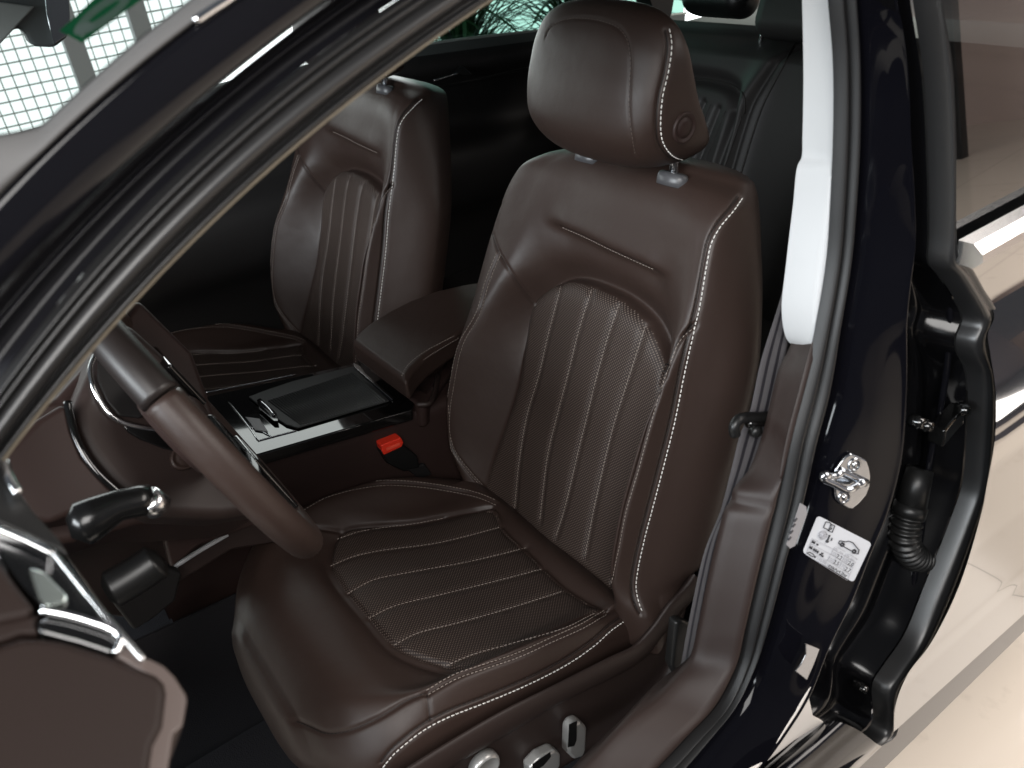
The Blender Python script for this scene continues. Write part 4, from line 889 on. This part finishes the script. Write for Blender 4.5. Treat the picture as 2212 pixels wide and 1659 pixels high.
UF(box('door_shell', (-.86, .72, .72), (unit((-.98, -.2, 0)), unit((.2, -.98, 0)), XYZ[2]), (.80, .06, .62), M_paint, fd, .02))

# ------------------------------------------------------------------ rear view mirror, sticker, labels
rm = empty('rear_view_mirror', hitp((100, 60), PX(.33)), 'grey rear view mirror hanging behind the windscreen, top left', 'mirror')
rl = rm.location.copy()
o = plate('mirror_housing', on([(-30, -60), (140, -60), (150, 0), (154, 44), (147, 80), (118, 103), (75, 101), (64, 90), (56, 72), (40, 60), (-30, 96)], PX(.33)), (.03, 0, 0), pr('light_grey_plastic', (.28, .29, .30), .45), rm, .005); under(o, rm, rl)
o = plate('mirror_glass', on([(92, -60), (146, -60), (152, 40), (144, 78), (118, 96), (112, 80), (100, 30)], PX(.326)), (.004, 0, 0), M_chrome, rm, .001); under(o, rm, rl)
o = plate('sun_visor', on([(-30, 4), (0, 4), (76, 14), (0, 96), (-30, 120)], PX(.322)), (.006, 0, 0), pr('white_visor', (.85, .85, .85), .6), rm, .002); under(o, rm, rl)
stc = empty('windscreen_sticker', hitp((220, 30), WS), 'green sticker with a white oval ring on the upper windscreen corner', 'sticker')
sl = stc.location.copy(); W_ = lambda l: (WS[0], WS[1]+l)
sgn = 1 if wn@(CAM-wa) > 0 else -1
o = plate('green_backing', on([(130, 67), (178, 93), (310, -4), (360, -46), (250, -46), (158, 42)], W_(.0008*sgn)), wn*.0004*sgn, M_green, stc); under(o, stc, sl)
th_ = np.linspace(0, 2*np.pi, 48); ring_o = [(222+78*np.cos(t)*.80-0*np.sin(t)+ -24*np.sin(t)*-.35, 28-78*np.cos(t)*.56+24*np.sin(t)*.9) for t in th_]
ring_i = [(224+44*np.cos(t)*.80+5*np.sin(t)*.35, 26-44*np.cos(t)*.56+7*np.sin(t)*.9) for t in th_]
o = loft('white_ring', [on(ring_o, W_(.002*sgn)), on(ring_i, W_(.002*sgn))], M_ink_w, stc); under(o, stc, sl)
o = plate('ring_foot', on([(160, 66), (178, 82), (190, 66), (206, 58), (196, 48), (176, 52)], W_(.0016*sgn)), wn*.0003*sgn, M_ink_w, stc); under(o, stc, sl)

# tyre label
TLc = [(1766, 1113), (1883, 1173), (1843, 1258), (1733, 1193)]
q4 = [pil(p, .0015) for p in TLc]
lc = sum(q4)/4; ln_ = unit(np.cross(q4[1]-q4[0], q4[3]-q4[0])); ln_ = ln_ if ln_@(CAM-lc) > 0 else -ln_
LP_ = lambda l: (ln_, ln_@lc+l)
Q = on(TLc, LP_(.002))
lab = empty('tyre_label', tuple(lc), 'white tyre pressure label with small pictograms on the black centre pillar', 'label')
UL = lambda o: under(o, lab, tuple(lc))
def bl(x, y, l=.0):       # label coordinates: x 0..1 across, y 0..1 down
    a = Q[0]+(Q[1]-Q[0])*x; b = Q[3]+(Q[2]-Q[3])*x; return a+(b-a)*y+ln_*l
rr = []
for cx, cy, a0 in ((.06, .08, 180), (.94, .08, 270), (.94, .92, 0), (.06, .92, 90)):
    for t in np.radians(np.linspace(a0, a0+90, 6)): rr.append(bl(cx+.06*np.cos(t), cy+.08*np.sin(t)))
UL(plate('label_sheet', rr, ln_*.0003, M_label, lab))
def stroke(name, pts, w=.0006, mat=M_ink, closed=False):
    P = np.array([bl(x, y, .0009) for x, y in pts]); P = np.vstack([P, P[:1]]) if closed else P
    V, f = tube_vf(P, w, 5); return (V, f, mat)
ICON = []
def add(name, strokes):
    V, f = join([(s[0], s[1]) for s in strokes]); UL(mesh(name, V, f, strokes[0][2], lab))
# zoomed label pixel -> label coordinates
Lz = np.array([(690, 270), (1690, 790), (1360, 1520), (410, 960)], float)
def lz(p):
    ex = Lz[1]-Lz[0]; ey = Lz[3]-Lz[0]; s = np.linalg.solve(np.array([ex, ey]).T, np.array(p)-Lz[0]); return tuple(s)
Z = lambda pts: [lz(p) for p in pts]
add('book_pictogram', [stroke('b', Z([(830, 385), (900, 395), (930, 430), (995, 460), (950, 580), (890, 550), (850, 520), (790, 490)]), .0006, closed=True), stroke('b', Z([(925, 430), (885, 548)])), stroke('i', Z([(940, 490), (920, 530)]), .0007), stroke('i', Z([(948, 462), (946, 466)]), .0008)])
circ = lambda c, r, n=20: [(c[0]+r*math.cos(t), c[1]+r*math.sin(t)) for t in np.linspace(0, 2*math.pi, n, endpoint=False)]
add('tyre_pictogram', [stroke('t', Z(circ((778, 628), 78)), .0005, M_inkg, True), stroke('t', Z(circ((778, 628), 48)), .0010, M_inkg, True), stroke('t', Z(circ((778, 628), 18)), .0014, M_inkg, True)])
add('thermometer_pictogram', [stroke('t', Z([(908, 625), (862, 740)]), .0010), stroke('t', Z(circ((862, 740), 12)), .0012, M_ink, True), stroke('t', Z([(952, 680), (938, 728)]), .0007)])
add('car_pictogram', [stroke('c', Z([(1110, 810), (1075, 770), (1090, 730), (1200, 750), (1260, 738), (1340, 770), (1400, 840), (1460, 900), (1445, 975), (1410, 962)])), stroke('c', Z([(1180, 840), (1330, 920)])), stroke('c', Z(circ((1145, 800), 28)), .0011, M_inkg, True), stroke('c', Z(circ((1370, 925), 28)), .0011, M_inkg, True)])
ppl = []
for x, y in ((600, 745), (632, 762), (548, 845), (582, 862), (628, 888), (664, 910), (700, 930)):
    ppl += [stroke('p', Z([(x+4, y-22), (x+2, y-18)]), .0008), stroke('p', Z([(x, y-8), (x-14, y+28)]), .0011)]
for x, y in ((682, 802), (742, 982), (778, 962), (784, 1008)): ppl.append(stroke('p', Z([(x-14, y-6), (x+12, y+6)]), .0011))
add('people_pictogram', ppl)
add('trailer_pictogram', [stroke('t', Z([(490, 960), (540, 945), (600, 975), (640, 1020), (610, 1030), (560, 1010), (490, 960)]), .0005), stroke('t', Z([(640, 1028), (646, 1034)]), .0012)])
g = M_inkg
add('table_lines', [stroke('l', Z(p), .00024, g) for p in ([(585, 690), (975, 880), (1410, 1120)], [(550, 790), (940, 975), (1370, 1220)], [(510, 880), (880, 1090), (1320, 1330)], [(585, 690), (470, 990)], [(470, 990), (1280, 1440)], [(1410, 1120), (1280, 1440)], [(985, 870), (880, 1085)], [(1080, 930), (990, 1140)], [(1210, 990), (1110, 1190)], [(1290, 1050), (1200, 1260)], [(1015, 830), (1105, 870), (1210, 930)], [(1240, 960), (1340, 1000), (1440, 1070)])])
ex_ = unit(bl(1, .5)-bl(0, .5)); ey_ = unit(np.cross(ln_, ex_))
def text(name, s, at, size, mat, par, xdir, ydir, zdir, loc, under_par):
    c = bpy.data.curves.new(name, 'FONT'); c.body = s; c.size = size; c.align_x = 'CENTER'; c.align_y = 'CENTER'; c.extrude = .0001
    o = bpy.data.objects.new(name, c); COL.objects.link(o)
    dg = bpy.context.evaluated_depsgraph_get(); me = bpy.data.meshes.new_from_object(o.evaluated_get(dg)); bpy.data.objects.remove(o)
    Mx = Matrix.Identity(4)
    for i in range(3): Mx[i][0], Mx[i][1], Mx[i][2], Mx[i][3] = xdir[i], ydir[i], zdir[i], at[i]
    me.transform(Mx); me.materials.clear(); me.materials.append(mat)
    n = bpy.data.objects.new(name, me); COL.objects.link(n); n.parent = par
    return under(n, par, under_par)
for s_, p, z_ in (('200', (1000, 975), 60), ('2.2', (1100, 1030), 62), ('200', (1215, 1085), 60), ('2.0', (1325, 1150), 62), ('250', (945, 1075), 60), ('2.5', (1052, 1130), 62), ('270', (1170, 1185), 60), ('2.7', (1275, 1255), 62), ('kPa', (1025, 890), 44), ('bar', (1140, 950), 40), ('kPa', (1245, 1005), 44), ('bar', (1355, 1070), 40), ('T145/80', (750, 1085), 50), ('R20', (880, 1165), 50), ('420kPa/4.2bar', (1085, 1275), 50)):
    x, y = lz(p); text('label_text', s_, bl(x, y, .0008), z_*.217/1.8517*.00092, M_ink if '.' in s_ else M_inkg, lab, ex_, ey_, ln_, None, tuple(lc))
# silver label tucked behind the seal
lb2 = plate('silver_label', on([(1728, 1086), (1741, 1094), (1743, 1110), (1717, 1179), (1706, 1184), (1698, 1176)], OPEN(-.034)), pn*.0004, M_label2, None)
lpt = [tube_vf(on([(1721+dx, 1120+dy), (1715+dx, 1126+dy)], OPEN(-.0345)), .0014, 6) for dx, dy in ((0, 0), (-4, 12), (-9, 26), (-13, 40))]
V_, f_ = join(lpt); mesh('label_print', V_, f_, M_ink, lb2)
tag(lb2, 'narrow silver label half hidden behind the rubber door seal', 'label')

# ------------------------------------------------------------------ showroom
fl = mesh('floor', [(-9, -9, 0), (9, -9, 0), (9, 9, 0), (-9, 9, 0)], [(0, 1, 2, 3)], M_floor); fl['kind'] = 'structure'
blocker = box('carpet_or_blocker', (-2.08, .75, .004), XYZ, (2.84, 2.2, .006), pr('dark_blocker', (.02, .02, .022), .95, spec=.1), None); blocker['kind'] = 'structure'  # unseen dark sheet, added to keep cream floor out of pillar reflections
wl2 = box('wall', (-4.8, 0, 1.8), XYZ, (.1, 12, 3.6), pr('blue_grey_wall', (.10, .105, .13), .6)); wl2['kind'] = 'structure'
wl_ = box('wall', (-3.0, -7.0, .75), XYZ, (9, .1, 1.5), pr('rose_wall', (.66, .52, .47), .6)); wl_['kind'] = 'structure'  # unseen wall, added and kept low to shape rear door reflections
for k, x_ in enumerate((-1.55, -2.7, -3.6)):
    ps = box('reflection_post', (x_, -6.6+k*.5, .7), XYZ, (.09, .09, 1.4), M_black, None, .01)  # unseen posts, added to put dark stripes in the rear window reflection
    tag(ps, ('added dark post nearest the car, for rear window reflections', 'added middle dark post for rear window reflections', 'added dark post farthest from the car, for rear window reflections')[k], 'post', 'added posts for window reflections')
# bright window wall beyond the passenger side, with a pale mesh fence in front
win = empty('window_wall', (4.6, .6, 0), 'bright daylit showroom window behind a pale wire grid', 'window')
wl0 = (4.6, .6, 0)
under(box('window_pane', (4.72, -1.0, 1.2), XYZ, (.02, 9.0, 2.8), M_sky, win), win, wl0)
parts = []
for i in range(60): parts.append(tube_vf(np.array([(4.56, -.9+i*.062, .3), (4.56, -.9+i*.062, 1.9)]), .0045, 4))
for i in range(26): parts.append(tube_vf(np.array([(4.56, -.9, .3+i*.062), (4.56, 2.8, .3+i*.062)]), .0045, 4))
V_, f_ = join(parts); o = mesh('wire_grid', V_, f_, pr('pale_wire', (.62, .68, .66), .6), win); o['kind'] = 'stuff'; under(o, win, wl0)
for y_ in (-.25, -.62): under(box('window_post', (4.5, y_, 1.2), XYZ, (.08, .10, 2.6), M_white, win, .005), win, wl0)
# potted palm outside the far rear window
def palm(loc, label, n, seed):
    r = random.Random(seed); t = empty('potted_palm', loc, label, 'plant', 'potted palms beyond the car')
    lathe('pot', (0, 0, 0), (0, 0, 1), [(.13, 0), (.17, .28), (.18, .30), (.16, .30), (.15, .26), (.001, .26)], M_pot, t, k=24)
    tube('stem', np.array([(0, 0, .24), (.01, .0, .45), (0, .01, .7)]), .03, M_wood, t, n=8)
    V, f = [], []
    for i in range(n):
        a = r.uniform(0, 2*math.pi); L = r.uniform(.35, .75); el = r.uniform(.0, 1.45); h0 = r.uniform(.45, 1.0)
        d = np.array([math.cos(a), math.sin(a), 0]); b = np.array([r.uniform(-.04, .04), r.uniform(-.04, .04), h0]); s = np.cross(d, (0, 0, 1))
        k = len(V)
        for j in range(6):
            q = j/5; p = b+d*L*q*math.cos(el)+np.array([0, 0, L*q*math.sin(el)-.30*L*q*q]); w = .0075*(1-q)**.6*(.4+q)*1.6+.0012
            V += [p-s*w, p+s*w]
            if j: f.append((k+2*j-2, k+2*j-1, k+2*j+1, k+2*j))
    mesh('fronds', V, f, M_leaf, t, smooth=False); return t
M_leaf = pr('palm_leaf', (.02, .07, .025), .45, spec=.4)
palm((2.45, -1.45, .0), 'green narrow leaved potted palm beyond the far rear window', 520, 3)
palm((2.25, -1.95, .0), 'second narrow leaved palm nearer the rear of the car', 460, 8)
cab = box('wooden_cabinet', (.10, -3.2, .55), XYZ, (.9, .5, .55), M_wood, None, .01); tag(cab, 'oak coloured wooden cabinet beyond the rear window', 'cabinet')
